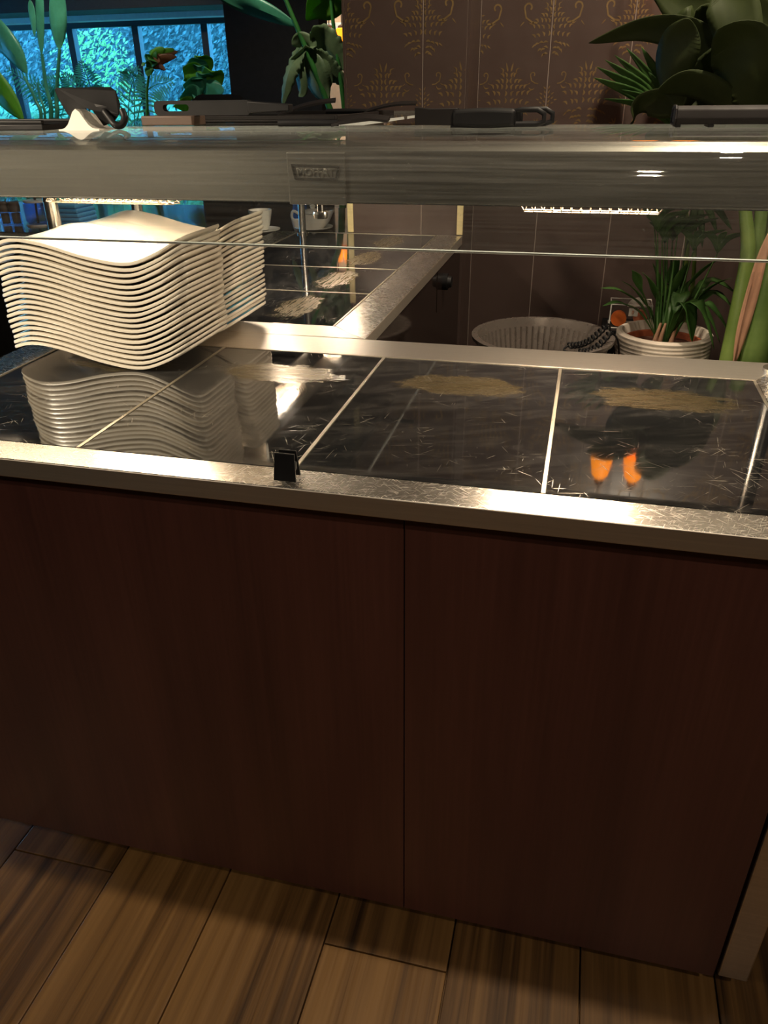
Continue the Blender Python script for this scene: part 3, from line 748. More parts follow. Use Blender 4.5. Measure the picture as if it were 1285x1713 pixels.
# coiled cord
def coil(p0, p1, r, turns, wire):
    p0, p1 = Vector(p0), Vector(p1); d = (p1 - p0); L = d.length; t = d.normalized(); u = t.cross(Vector((0, 0, 1))).normalized(); v = u.cross(t)
    return [p0 + d * (i / (turns * 10)) + u * (r * math.cos(2 * PI * i / 10)) + v * (r * math.sin(2 * PI * i / 10)) + Vector((0, 0, -0.02 * math.sin(PI * i / (turns * 10)))) for i in range(turns * 10 + 1)]
cA0, cA1 = at(951, 578, 1.42), at(1014, 545, 1.55)
cB0, cB1 = at(970, 588, 1.40), at(1022, 555, 1.52)
cc = MB().tube(coil(cA0, cA1, 0.0085, 11, 0.002), 0.0028, 6)
cc2 = MB().tube(coil(cB0, cB1, 0.0085, 9, 0.002), 0.0028, 6)
end = [cA1, cA1 + Vector((0.015, 0.05, -0.02)), Vector((cA1.x + 0.06, 1.78, 0.50)), Vector((cA1.x + 0.03, 1.84, bz + 0.004))]
lead = MB().tube(spline([tuple(q) for q in end], 20), 0.003, 8).tube(spline([tuple(cB1), tuple(cB1 + Vector((0.03, 0.06, -0.05))), tuple(end[2] + Vector((0.01, 0, -0.02))), tuple(end[3] + Vector((0.02, 0.01, 0)))], 20), 0.003, 8).tube(spline([tuple(cA0), tuple(cA0 + Vector((-0.012, -0.02, -0.008))), tuple(cB0 + Vector((-0.012, -0.01, -0.004))), tuple(cB0)], 12), 0.003, 8)
cd = thing('coiled_cord', 'black coiled cord draped over the right rim of the grey basin', 'cord', tuple(end[3]))
part('coil', cc, MAT['black'], cd, 60); part('coil', cc2, MAT['black'], cd, 60); part('lead', lead, MAT['black'], cd, 60)
# crate under the clear box
cr = thing('dark_crate', 'low black crate beneath the clear box by the tiled wall', 'crate', (0.56, 2.10, bz))
obj('body', MB().box(-0.10, 0.09, -0.085, 0.08, 0, 0.152, 0.004), MAT['black'], cr)
obj('rim', MB().box(-0.106, 0.096, -0.091, 0.086, 0.130, 0.157, 0.003), MAT['black'], cr)
ob = thing('clear_box', 'clear box with round orange lids and white label beside the ribbed pot', 'box', (0.547, 2.09, bz + 0.157))
obj('shell', MB().box(-0.072, 0.072, -0.05, 0.05, 0, 0.088, 0.003), MAT['clear'], ob)
fe = MB()
for a, b in (((-0.072, -0.05), (0.072, -0.05)), ((0.072, -0.05), (0.072, 0.05)), ((-0.072, 0.05), (0.072, 0.05)), ((-0.072, -0.05), (-0.072, 0.05))):
    fe.tube([(*a, 0.087), (*b, 0.087)], 0.0022, 6); fe.tube([(*a, 0.002), (*b, 0.002)], 0.0022, 6)
for a in ((-0.072, -0.05), (0.072, -0.05)): fe.tube([(*a, 0.0), (*a, 0.088)], 0.0026, 6)
obj('edge', fe, MAT['white'], ob)
def disc(x, z, r, y0, y1): return MB().tube([(x, y0, z), (x, (y0 + y1) / 2, z), (x, y1, z)], [r * 0.96, r, r * 0.96], 28)
obj('orange_lid', disc(-0.040, 0.034, 0.0285, -0.045, -0.025), MAT['orange'], ob, 50)
obj('orange_lid', disc(0.036, 0.040, 0.026, -0.030, -0.015), MAT['orange_dark'], ob, 50)
lb = obj('label_card', MB().box(-0.008, 0.024, -0.0535, -0.0515, 0.048, 0.076), MAT['paper'], ob)
obj('printed_mark', MB().tube(spline([(0.004, -0.0537, 0.066), (0.0075, -0.0537, 0.068), (0.010, -0.0537, 0.064), (0.0075, -0.0537, 0.057), (0.004, -0.0537, 0.058), (0.004, -0.0537, 0.066)], 14), 0.0009, 5), MAT['orange_dark'], lb)
obj('paper_wrap', MB().prism([(0.03 + 0.042 * math.cos(a * PI / 14), 0.068 + 0.034 * math.sin(a * PI / 14)) for a in range(15)], 'y', 0.006, 0.014), MAT['paper'], ob)

# leaves
def leaf(name, pts, width, mat, parent, side=None, fold=0.25, tip=0.55, n=14, solid=0.0012, ragged=0.0, shape=None):
    """pts in world coordinates along the midrib; side = direction across the blade"""
    big = width > 0.055
    if big: n = 40
    P = spline([tuple(p) for p in pts], n); mb = MB(); k = 7 if big else 5; vs = []
    for i, p in enumerate(P):
        t = (P[min(i + 1, n)] - P[max(i - 1, 0)]).normalized()
        sd = Vector(side) if side else t.cross(Vector((0, 0, 1)))
        sd = (sd - t * sd.dot(t)); sd = sd.normalized() if sd.length > 1e-6 else Vector((1, 0, 0)); nn = sd.cross(t)
        q = i / n; ww = width * 0.5 * (math.sin(PI * min(0.999, max(0.001, q)) ** tip) ** 0.75 if shape is None else shape(q))
        for j in range(k):
            a = (j - (k - 1) / 2) / ((k - 1) / 2)
            r = 1 - ragged * (0.5 + 0.5 * math.sin(i * 1.3 + j)) * (1.0 if (i * 7 + j) % 3 else 1.5) if abs(a) == 1 else 1
            pl = (0.012 * ww * abs(a) * (1 if i % 2 else -1)) if big else 0.0
            vs.append(p + sd * (a * ww * r) + nn * (0.45 * fold * ww * abs(a) + pl + 0.12 * ww * math.sin(q * 7 + 2 * a)))
    mb.add(vs, [(i * k + j, i * k + j + 1, (i + 1) * k + j + 1, (i + 1) * k + j) for i in range(n) for j in range(k - 1)])
    o = part(name, mb, MAT[mat], parent, 25 if big else 80)
    md = o.modifiers.new('thickness', 'SOLIDIFY'); md.thickness = solid; md.offset = 0
    return o
def stem(name, pts, r, mat, parent, n=16, seg=10):
    P = spline([tuple(p) for p in pts], n)
    rs = [r[0] + (r[1] - r[0]) * i / n for i in range(n + 1)] if isinstance(r, tuple) else r
    return part(name, MB().tube(P, rs, seg), MAT[mat], parent, 60)

# ribbed pot with parlour palm
pcx, pcy, pr_, ph = 0.640, 1.74, 0.148, 0.236
pt = thing('potted_palm', 'small green palm in a pale ribbed round pot behind the counter', 'plant', (pcx, pcy, bz))
pp = [(0.0005, 0.0), (0.10, 0.0), (0.118, 0.012)]
for i in range(17):
    z = 0.02 + i * 0.0126; b = 0.120 + 0.030 * math.sin(min(1, z / 0.15) * PI / 2)
    pp += [(b - 0.0022, z), (b + 0.0014, z + 0.0040), (b + 0.0014, z + 0.0086)]
pp += [(0.146, ph - 0.003), (0.143, ph), (0.134, ph), (0.131, ph - 0.006), (0.128, 0.10), (0.02, 0.095), (0.0005, 0.095)]
obj('ribbed_pot', MB().lathe(pp, 64), MAT['pot'], pt, 45)
obj('liner_pot', MB().lathe([(0.0005, 0.095), (0.108, 0.097), (0.117, ph - 0.030), (0.123, ph - 0.028), (0.123, ph - 0.034), (0.116, 0.186), (0.0005, 0.188)], 48), MAT['terracotta'], pt, 45)
obj('soil', MB().lathe([(0.0005, 0.187), (0.1155, 0.187), (0.10, 0.191), (0.05, 0.195), (0.0005, 0.196)], 32), MAT['soil'], pt, 45)
top = Vector((pcx, pcy, bz + 0.193))
rp = random.Random(11)
# main leaflets: base and tip as seen, with a depth each
def PT(x, y, Y): return at(x, y, Y)
fr = [((1092, 560), (1068, 480), (1058, 452), 1.72, 10), ((1098, 560), (1060, 500), (1005, 482), 1.70, 9), ((1100, 560), (1052, 512), (1008, 512), 1.68, 8),
      ((1105, 560), (1098, 500), (1074, 455), 1.75, 12), ((1120, 560), (1150, 480), (1210, 430), 1.78, 16), ((1130, 560), (1165, 500), (1225, 465), 1.8, 14),
      ((1120, 560), (1150, 505), (1158, 572), 1.62, 17), ((1125, 560), (1165, 505), (1195, 585), 1.60, 14), ((1130, 560), (1180, 508), (1222, 562), 1.66, 13), ((1128, 560), (1170, 510), (1205, 575), 1.72, 12),
      ((1115, 560), (1125, 500), (1150, 440), 1.80, 12), ((1110, 560), (1120, 480), (1135, 430), 1.83, 10), ((1108, 560), (1108, 500), (1092, 440), 1.85, 10),
      ((1130, 560), (1185, 470), (1240, 500), 1.85, 13), ((1130, 560), (1190, 490), (1232, 525), 1.82, 12), ((1118, 560), (1140, 490), (1128, 525), 1.66, 13), ((1100, 560), (1080, 510), (1040, 470), 1.8, 8)]
for (b, m_, t_, Y, wpx) in fr:
    mid = PT(*m_, Y); tip_ = PT(*t_, Y - 0.03); base = top + Vector(((b[0] - 1115) / 1275 * 1.0, rp.uniform(-.03, .03), 0))
    leaf('leaf', [base, (base * 0.4 + mid * 0.6) + Vector((0, 0, 0.02)), mid, (mid + tip_) / 2 + Vector((0, 0, 0.012)), tip_], wpx / 1275 * 2.75 * 1.75, 'palm', pt, None, 0.3, 1.35, solid=0.0008)
for (x0, x1, y1, Y) in ((1098, 1100, 390, 1.72), (1104, 1108, 400, 1.74), (1108, 1117, 400, 1.78), (1112, 1125, 405, 1.8), (1106, 1133, 395, 1.76), (1112, 1160, 420, 1.78), (1122, 1200, 425, 1.70), (1110, 1112, 408, 1.82), (1118, 1150, 400, 1.86), (1102, 1095, 380, 1.8)):
    base = top + Vector(((x0 - 1112) / 1275 * 2.2, rp.uniform(-.03, .02), -0.004))
    e = at(x1, y1, Y); stem('stalk', [base, base.lerp(e, .5) + Vector((0.004, 0, 0.005)), e], (0.0045, 0.0022), 'palm', pt, 10, 7)
    for s_ in (-1, 0, 1):
        leaf('leaf', [e, e + Vector((0.022 * s_, -0.01, 0.05)), e + Vector((0.07 * s_ + 0.01, -0.03, 0.07))], 0.022, 'palm', pt, (1, 0, 0), 0.2, 1.3, 8, 0.0006)
for dx in (-0.03, -0.015, 0.02): stem('sheath', [top + Vector((dx, -0.03, -0.004)), top + Vector((dx + .004, -0.03, 0.03)), top + Vector((dx + .012, -0.028, 0.075))], (0.010, 0.004), 'sheath', pt, 8, 8)

# tall broad-stemmed plant at the right
bp = thing('broad_leaf_plant', 'tall plant with thick pale green stems and broad dark leaves at right', 'plant', (0.93, 1.62, bz))
part('grow_bag', MB().lathe([(0.0005, 0.0), (0.15, 0.0), (0.165, 0.05), (0.17, 0.13), (0.16, 0.135), (0.15, 0.12), (0.0005, 0.12)], 40, (0.93, 1.62, bz)), MAT['black'], bp, 45)
sb = lambda dx, dy: Vector((0.93 + dx, 1.62 + dy, bz + 0.115))
stem('stem', [sb(-0.10, -0.05), at(1220, 605, 1.56), at(1240, 500, 1.58), at(1252, 420, 1.62), at(1246, 345, 1.66), at(1238, 230, 1.70)], [0.034 - 0.021 * (i / 16) for i in range(17)], 'stalk', bp)
stem('stem', [sb(-0.04, -0.08), at(1262, 605, 1.50), at(1282, 480, 1.52), at(1312, 340, 1.56), at(1330, 200, 1.6)], [0.044 - 0.022 * (i / 16) for i in range(17)], 'stem', bp)
stem('stem', [sb(-0.06, 0.02), at(1240, 600, 1.62), at(1262, 470, 1.63), at(1275, 345, 1.66), at(1285, 150, 1.7)], [0.032 - 0.018 * (i / 16) for i in range(17)], 'stem', bp)
stem('stem', [sb(0.05, -0.04), at(1310, 600, 1.50), at(1340, 450, 1.52), at(1370, 300, 1.55)], [0.04 - 0.02 * (i / 16) for i in range(17)], 'stem', bp)
leaf('dry_sheath', [at(1228, 612, 1.49), at(1240, 560, 1.48), at(1256, 500, 1.485), at(1275, 430, 1.50), at(1296, 370, 1.53)], 0.036, 'sheath', bp, (1, 0, 0.2), 0.3, 0.9)
stem('dry_edge', [at(1226, 612, 1.485), at(1236, 560, 1.475), at(1250, 500, 1.475), at(1262, 455, 1.48)], (0.003, 0.002), 'sheath', bp, 12, 6)
# broad dark leaves above the gantry
L = [([(1238, 230), (1215, 120), (1160, 62), (1080, 48), (985, 72)], 1.58, 0.085), ([(1246, 240), (1230, 90), (1200, 45), (1150, 38), (1120, 60)], 1.62, 0.10),
     ([(1150, 30), (1138, 70), (1128, 120), (1140, 185)], 1.50, 0.11), ([(1285, 150), (1262, 70), (1230, 60), (1205, 52)], 1.64, 0.06),
     ([(1200, 50), (1235, 80), (1262, 140), (1275, 215)], 1.45, 0.17), ([(1225, 60), (1180, 110), (1130, 165), (1075, 175), (1055, 210)], 1.56, 0.085),
     ([(1100, 152), (1150, 140), (1205, 160), (1250, 200)], 1.48, 0.075), ([(1290, 230), (1285, 120), (1270, 40), (1240, -30)], 1.68, 0.14), ([(1240, 200), (1190, 60), (1130, -5), (1080, -30)], 1.70, 0.11),
     ([(1260, 160), (1225, 10), (1195, -30)], 1.55, 0.12), ([(1180, 215), (1165, 180), (1190, 120), (1225, 95)], 1.60, 0.07)]
for pts, Y, wd in L:
    leaf('leaf', [at(x, y, Y + 0.02 * i) for i, (x, y) in enumerate(pts)], wd, 'dark_leaf', bp, (0.2, -0.5, 1) if abs(pts[0][0] - pts[-1][0]) > abs(pts[0][1] - pts[-1][1]) else (1, -0.3, 0), 0.3, 0.9)
# fan palm between
fp = thing('fan_palm', 'light green fan palm fronds in front of the damask tiles', 'plant', (0.70, 1.98, bz))
part('nursery_pot', MB().lathe([(0.0005, 0), (0.07, 0), (0.09, 0.16), (0.082, 0.16), (0.075, 0.14), (0.0005, 0.14)], 32, (0.70, 1.98, bz)), MAT['black'], fp, 45)
hub = at(1128, 215, 1.84)
stem('stalk', [Vector((0.70, 1.98, bz + 0.138)), Vector((0.69, 1.96, 0.9)), hub], (0.010, 0.006), 'stalk', fp)
for (x, y, wpx) in ((993, 130, 15), (998, 112, 14), (1012, 100, 13), (1028, 92, 13), (1048, 80, 12), (1073, 78, 14), (1106, 92, 15), (1040, 150, 11), (1010, 165, 9), (1085, 120, 12), (1130, 110, 12)):
    e = at(x, y, 1.80); m_ = hub.lerp(e, 0.55) + Vector((0, -0.01, 0.022))
    leaf('leaf', [hub, hub.lerp(m_, .5) + Vector((0, 0, .008)), m_, e], wpx / 1275 * 2.8 * 1.1, 'palm', fp, (0.6, -0.3, 0.75), 0.15, 1.0, 12, 0.0008)
hub2 = at(1165, 330, 1.9)
stem('stalk', [Vector((0.715, 1.975, bz + 0.138)), Vector((0.73, 1.95, 0.75)), hub2], (0.009, 0.005), 'stalk', fp)
for (x, y) in ((1120, 400), (1150, 410), (1175, 415), (1200, 390), (1215, 370), (1110, 360), (1225, 385)):
    e = at(x, y, 1.86); m_ = hub2.lerp(e, .5) + Vector((0, -.01, .02))
    leaf('leaf', [hub2, m_, e], 0.022, 'palm', fp, (1, -.3, .2), .15, 1.0, 10, .0008)
# orange pendant lamps above the plants (seen as reflections in the hot plates)
for i, (x, lab) in enumerate(((0.505, 'small orange pendant lamp hanging left of its pair above the palms'), (0.625, 'small orange pendant lamp hanging right of its pair above the palms'))):
    pl = thing('pendant_lamp', lab, 'lamp', (x, 1.86, CEIL), 'orange pendant lamps above the palms')
    obj('cord', MB().tube([(0, 0, 0), (0, 0, -0.925)], 0.002, 6), MAT['black'], pl)
    obj('cap', MB().lathe([(0.004, -0.915), (0.016, -0.93), (0.018, -0.955), (0.0005, -0.955)], 20), MAT['black'], pl, 40)
    obj('shade', MB().lathe([(0.018, -0.95), (0.030, -0.965), (0.044, -1.05), (0.042, -1.052), (0.028, -0.968), (0.016, -0.954)], 28), MAT['lantern'], pl, 40)

# ================================================================== THINGS ON THE GANTRY SHELF
SZ = 1.297
# tongs at right centre: two black arms, grey blade end, looped handles
tg = thing('serving_tongs', 'black serving tongs with grey blade ends and looped handles on glass shelf', 'tongs', (0.17, 0.5, SZ))
def arm(y, zoff, x0, x1, dz):
    mb = MB(); n = 14
    outl = []
    for i in range(n + 1):
        t = i / n; x = x0 + (x1 - x0) * t
        outl.append((x, zoff + 0.0135 + dz * t, 0.0125 + 0.002 * math.sin(PI * t)))
    vs = []
    for (x, z, h) in outl: vs += [(x, y - 0.010, z - h), (x, y - 0.010, z + h), (x, y + 0.010, z + h), (x, y + 0.010, z - h)]
    fs = [(i * 4 + k, i * 4 + (k + 1) % 4, i * 4 + 4 + (k + 1) % 4, i * 4 + 4 + k) for i in range(n) for k in range(4)] + [(0, 1, 2, 3), (n * 4, n * 4 + 1, n * 4 + 2, n * 4 + 3)]
    return mb.add(vs, fs)
def rounded(mb, name, mat, parent, wdt=0.003, sm=50):
    o = obj(name, mb, mat, parent, sm); md = o.modifiers.new('bevel', 'BEVEL'); md.width = wdt; md.segments = 3; return o
rounded(arm(0, 0, -0.048, 0.055, 0.0), 'arm', MAT['black'], tg, 0.006)
rounded(arm(0.022, 0, -0.045, 0.062, 0.0), 'arm', MAT['black'], tg, 0.006)
for y, x in ((0.0, 0.0), (0.024, 0.012)):
    ln = [(0.048 + x, y, 0.0045), (0.048 + x, y, 0.0225), (0.062 + x, y, 0.0250), (0.088 + x, y, 0.0250), (0.099 + x, y, 0.019), (0.099 + x, y, 0.008), (0.088 + x, y, 0.0045), (0.062 + x, y, 0.0045), (0.048 + x, y, 0.0045)]
    obj('handle_loop', MB().tube(ln, 0.0042, 10), MAT['black'], tg, 60)
    rounded(MB().prism([(-0.110, 0.004), (-0.110, 0.030), (-0.085, 0.0275), (-0.04, 0.028), (-0.04, 0.003), (-0.085, 0.004)], 'y', y - 0.003, y + 0.003), 'blade', MAT['grey_black'], tg, 0.001, 30)
    obj('foot', MB().box(-0.05, 0.04, y - 0.006, y + 0.006, 0, 0.004, 0.001), MAT['black'], tg)
# scoop with a white napkin
nb = Vector((-0.520, 0.47, SZ))
sc_ = thing('salad_scoop', 'black salad scoop standing tilted over a folded white napkin', 'scoop', tuple(nb))
mb = MB(); n, k = 12, 10; vs = []
ol = [(-0.062, 0.063), (-0.056, 0.066), (0.050, 0.066), (0.057, 0.060), (0.058, 0.040), (0.052, 0.024), (0.040, 0.012), (0.020, 0.006), (0.008, 0.030), (-0.004, 0.034), (-0.018, 0.018), (-0.034, 0.006), (-0.050, 0.026), (-0.058, 0.044)]
def bowl_y(x, z): return 0.010 * ((x / 0.06) ** 2) + 0.25 * (0.066 - z)
nn = len(ol)
vs = [(x, bowl_y(x, z) - 0.012, z) for x, z in ol] + [(x, bowl_y(x, z) - 0.009, z) for x, z in ol]
mb.add(vs, [tuple(range(nn)), tuple(range(nn, 2 * nn))[::-1]] + [(i, (i + 1) % nn, nn + (i + 1) % nn, nn + i) for i in range(nn)])
obj('scoop_bowl', mb, MAT['black'], sc_)
obj('handle', MB().tube(spline([(0.028, 0.002, 0.028), (0.038, -0.002, 0.018), (0.050, -0.008, 0.008), (0.060, -0.004, 0.007), (0.064, 0.004, 0.018), (0.058, 0.01, 0.030)], 18), 0.006, 10), MAT['black'], sc_, 60)
np_ = thing('paper_napkin', 'folded white paper napkin under the black scoop on glass shelf', 'napkin', (nb.x - 0.004, nb.y - 0.004, SZ))
mb = MB(); vs = []
for i in range(13):
    t = i / 12; x = -0.042 + 0.080 * t; z = 0.032 * math.exp(-((t - 0.5) / 0.21) ** 2) + 0.0015
    vs += [(x, -0.030, z), (x, 0.0, z * 0.96), (x, 0.03, z * 0.7), (x, -0.030, 0.0), (x, 0.03, 0.0)]
fs = []
for i in range(12):
    a, b = i * 5, i * 5 + 5; fs += [(a, a + 1, b + 1, b), (a + 1, a + 2, b + 2, b + 1), (a, b, b + 3, a + 3), (a + 2, a + 4, b + 4, b + 2), (a + 3, b + 3, b + 4, a + 4)]
fs += [(0, 3, 4, 2, 1), (60, 61, 62, 64, 63)]
mb.add(vs, fs); obj('fold', mb, MAT['paper'], np_)
# dark block and slotted handle
bk = thing('wooden_block', 'dark brown wooden block under the slotted black server', 'block', (-0.47, 0.68, SZ))
rounded(MB().box(-0.055, 0.055, -0.03, 0.03, 0, 0.017), 'body', MAT['brown_block'], bk, 0.002)
sl = thing('slotted_server', 'flat black server with long slot in its handle, on brown block', 'server', (-0.42, 0.68, SZ + 0.017))
mb = MB()
def slot_outline(x0, x1, z0, z1, r, n=6):
    o = []
    for cx, cz, a0 in ((x1 - r, z1 - r, 0), (x0 + r, z1 - r, PI / 2), (x0 + r, z0 + r, PI), (x1 - r, z0 + r, 1.5 * PI)):
        for i in range(n + 1): a = a0 + PI / 2 * i / n; o.append((cx + r * math.cos(a), cz + r * math.sin(a)))
    return o
oo = slot_outline(-0.085, 0.12, 0.0, 0.026, 0.009); ii = slot_outline(-0.066, -0.010, 0.0075, 0.0195, 0.0059)
N_ = len(oo); vs = []
for y in (-0.008, 0.008): vs += [(x, y, z) for x, z in oo] + [(x, y, z) for x, z in ii]
fs = []
for i in range(N_):
    j = (i + 1) % N_; fs += [(i, j, N_ + j, N_ + i), (2 * N_ + i, 2 * N_ + j, 3 * N_ + j, 3 * N_ + i), (i, j, 2 * N_ + j, 2 * N_ + i), (N_ + i, N_ + j, 3 * N_ + j, 3 * N_ + i)]
mb.add(vs, fs); obj('slotted_handle', mb, MAT['black'], sl)
rounded(MB().prism([(0.115, 0.003), (0.115, 0.024), (0.20, 0.018), (0.20, 0.006)], 'y', -0.012, 0.012), 'blade', MAT['black'], sl, 0.002)
# dark flat trays on the second gantry
t1 = thing('dark_tray', 'long flat dark tray lying on the rear glass shelf', 'tray', (-0.36, 1.05, SZ))
rounded(MB().box(-0.20, 0.18, -0.20, 0.32, 0, 0.004), 'base', MAT['grey_black'], t1, 0.001)
for a in ((-0.20, -0.194, -0.20, 0.32), (0.174, 0.18, -0.20, 0.32), (-0.194, 0.174, -0.20, -0.194), (-0.194, 0.174, 0.314, 0.32)): rounded(MB().box(*a, 0.004, 0.012), 'raised_edge', MAT['grey_black'], t1, 0.001)
def paddle(loc, rz, lab, w2, ln, tilt):
    p = thing('dark_paddle', lab, 'paddle', loc, None, rz)
    n = 8; vs = []
    for i in range(n + 1):
        t = i / n; ww = w2 * (0.35 + 0.65 * math.sin(PI * (0.2 + 0.6 * t)))
        z = tilt * t + 0.006 * math.sin(PI * t)
        vs += [(ln * t, -ww, z + 0.004), (ln * t, ww, z + 0.010), (ln * t, ww, z + 0.004), (ln * t, -ww, z)]
    mb = MB().add(vs, [(i * 4 + k, i * 4 + (k + 1) % 4, i * 4 + 4 + (k + 1) % 4, i * 4 + 4 + k) for i in range(n) for k in range(4)] + [(0, 1, 2, 3), (n * 4 + 3, n * 4 + 2, n * 4 + 1, n * 4)])
    obj('blade', mb, MAT['grey_black'], p)
    obj('handle', MB().tube([(0.01, 0, 0.006), (-0.05, 0, 0.007), (-0.10, 0, 0.0065)], [0.005, 0.0065, 0.006], 10), MAT['black'], p, 60)
paddle((-0.34, 0.92, SZ + 0.006), 0.25, 'dark paddle with upturned blade left in the rear tray', 0.022, 0.13, 0.028)
paddle((-0.22, 1.22, SZ + 0.006), 0.1, 'dark paddle lying flat behind another in the rear tray', 0.022, 0.13, 0.018)
paddle((-0.10, 0.56, SZ), 0.05, 'dark flat paddle left of the black serving tongs', 0.018, 0.10, 0.006)
# grey cylinder case at right
cs = thing('black_case', 'long charcoal rounded case on two small feet at shelf right', 'case', (0.60, 0.5, SZ))
MAT['case'] = simple('matt_black_case', (0.012, 0.010, 0.010), 0.6, spec=0.2)
prf = [(-0.03 + 0.0, 0.004), (-0.034, 0.012), (-0.030, 0.024), (-0.018, 0.0285), (0.018, 0.0285), (0.030, 0.024), (0.034, 0.012), (0.03, 0.004)]
rounded(MB().prism(prf, 'x', -0.135, 0.16), 'body', MAT['case'], cs, 0.002)
for x in (-0.130, -0.083, 0.12): obj('foot', MB().box(x - 0.004, x + 0.004, -0.028, 0.028, 0, 0.006, 0.001), MAT['black'], cs)
obj('rim', MB().tube([(-0.1355, *p) for p in prf] + [(-0.1355, *prf[0])], 0.0018, 6), MAT['case'], cs)
lt_ = thing('dark_tray', 'low dark tray at the left end of the glass shelf', 'tray', (-0.74, 0.50, SZ))
rounded(MB().box(-0.16, 0.14, -0.06, 0.06, 0, 0.010), 'base', MAT['black'], lt_, 0.002)
rounded(MB().box(-0.16, 0.14, -0.06, -0.052, 0.010, 0.016), 'raised_edge', MAT['black'], lt_, 0.002)
rounded(MB().box(-0.16, 0.14, 0.052, 0.06, 0.010, 0.016), 'raised_edge', MAT['black'], lt_, 0.002)

# ================================================================== SIDEBOARD WITH CROCKERY (behind left)
SBZ = 0.86
sd = thing('sideboard', 'dark sideboard with crockery behind the return counter', 'sideboard', (-1.3, 2.55, 0))
part('top', MB().box(-2.9, -0.50, 2.0, 2.95, SBZ - 0.03, SBZ, 0.003), MAT['dark_panel'], sd)
part('body', MB().box(-2.86, -0.54, 2.05, 2.92, 0.08, SBZ - 0.03), MAT['dark_wall'], sd)
part('plinth', MB().box(-2.80, -0.60, 2.10, 2.88, 0.0, 0.08), MAT['black'], sd)
for i in range(4): part('door', MB().box(-2.84 + i * 0.57, -2.29 + i * 0.57, 2.035, 2.05, 0.10, SBZ - 0.05, 0.002), MAT['dark_wall'], sd)
def cup(loc, s, lab, saucer=True):
    c = thing('tea_cup', lab, 'cup', loc)
    z0 = 0.012 if saucer else 0.0
    if saucer: pass
    obj('bowl', MB().lathe([(0.0005, z0), (0.028 * s, z0), (0.036 * s, z0 + 0.02 * s), (0.045 * s, z0 + 0.06 * s), (0.047 * s, z0 + 0.075 * s), (0.044 * s, z0 + 0.075 * s), (0.040 * s, z0 + 0.055 * s), (0.026 * s, z0 + 0.008), (0.0005, z0 + 0.006)], 32), MAT['white'], c, 50)
    obj('handle', MB().tube(spline([(0.043 * s, 0, z0 + 0.065 * s), (0.066 * s, 0, z0 + 0.06 * s), (0.064 * s, 0, z0 + 0.035 * s), (0.040 * s, 0, z0 + 0.028 * s)], 12), 0.005 * s, 8), MAT['white'], c, 60)
    if saucer: obj('saucer', MB().lathe([(0.0005, 0.0), (0.035 * s, 0.0), (0.075 * s, 0.012), (0.076 * s, 0.015), (0.035 * s, 0.006), (0.0005, 0.005)], 36), MAT['white'], c, 50)
    return c
def atz(x, y, z):
    d = FWD + RGT * ((x - IW / 2) / FPX) + UPV * ((IH / 2 - y) / FPX); return CAM + d * ((z - CAM.z) / d.z)
p = atz(438, 389, SBZ); cup((p.x, p.y, SBZ), 1.0, 'white tea cup on a saucer, just right of the plate stacks').rotation_euler[2] = 1.9
p = atz(492, 388, SBZ); cup((p.x, p.y + .05, SBZ), 0.55, 'tiny white cup without saucer between cup and gravy boat', False)
p = atz(525, 384, SBZ); gb = thing('gravy_boat', 'white china gravy boat with spout on an oval dish', 'jug', (p.x, p.y, SBZ))
obj('dish', MB().lathe([(0.0005, 0), (0.05, 0), (0.080, 0.010), (0.080, 0.014), (0.05, 0.006), (0.0005, 0.006)], 32), MAT['white'], gb, 50)
mb = MB().lathe([(0.0005, 0.006), (0.04, 0.006), (0.055, 0.03), (0.052, 0.065), (0.048, 0.065), (0.048, 0.03), (0.03, 0.012), (0.0005, 0.011)], 36)
mb.v = [(x * 1.1 + (0.045 * max(0, x / 0.055) ** 2 * max(0, (z - 0.02) / 0.05)), y * 0.8, z + 0.018 * max(0, x / 0.055) ** 2 * max(0, (z - 0.02) / 0.05)) for x, y, z in mb.v]
obj('body', mb, MAT['white'], gb, 50)
obj('handle', MB().tube(spline([(-0.052, 0, 0.055), (-0.085, 0, 0.07), (-0.09, 0, 0.04), (-0.05, 0, 0.025)], 12), 0.006, 8), MAT['white'], gb, 60)
obj('lid_knob', MB().lathe([(0.0005, 0.062), (0.05, 0.066), (0.03, 0.078), (0.008, 0.082), (0.013, 0.092), (0.0005, 0.098)], 24), MAT['white'], gb, 50)
p = atz(470, 380, SBZ); bb_ = thing('blue_bottle', 'dark blue bottle standing behind the white cups', 'bottle', (p.x, p.y + .25, SBZ))
obj('body', MB().lathe([(0.0005, 0), (0.03, 0), (0.032, 0.01), (0.032, 0.07), (0.015, 0.10), (0.012, 0.12), (0.0005, 0.12)], 24), MAT['blue_fabric'], bb_, 50)
obj('cap', MB().lathe([(0.0005, 0.119), (0.014, 0.119), (0.014, 0.14), (0.0005, 0.14)], 20), MAT['white'], bb_, 50)
for i, (x, lab) in enumerate(((12, 'slim glass sauce bottle at far left, left one of two'), (30, 'slim glass sauce bottle at far left, right one of two'))):
    p = atz(x, 376, SBZ)
    b_ = thing('sauce_bottle', lab, 'bottle', (p.x, p.y, SBZ), 'sauce bottles on the sideboard')
    obj('glass', MB().lathe([(0.0005, 0), (0.021, 0), (0.023, 0.01), (0.023, 0.10), (0.010, 0.125), (0.010, 0.15), (0.0125, 0.152), (0.0125, 0.165), (0.0005, 0.165)], 24), MAT['light_tinted_glass'], b_, 50)
    obj('sauce', MB().lathe([(0.0005, 0.006), (0.017, 0.006), (0.018, 0.05), (0.0005, 0.05)], 20), MAT['amber'], b_, 50)
    obj('neck_label', MB().lathe([(0.0238, 0.055), (0.0238, 0.095), (0.0232, 0.095), (0.0232, 0.055)], 24), MAT['brown_block'], b_, 50)
p = atz(68, 376, SBZ)
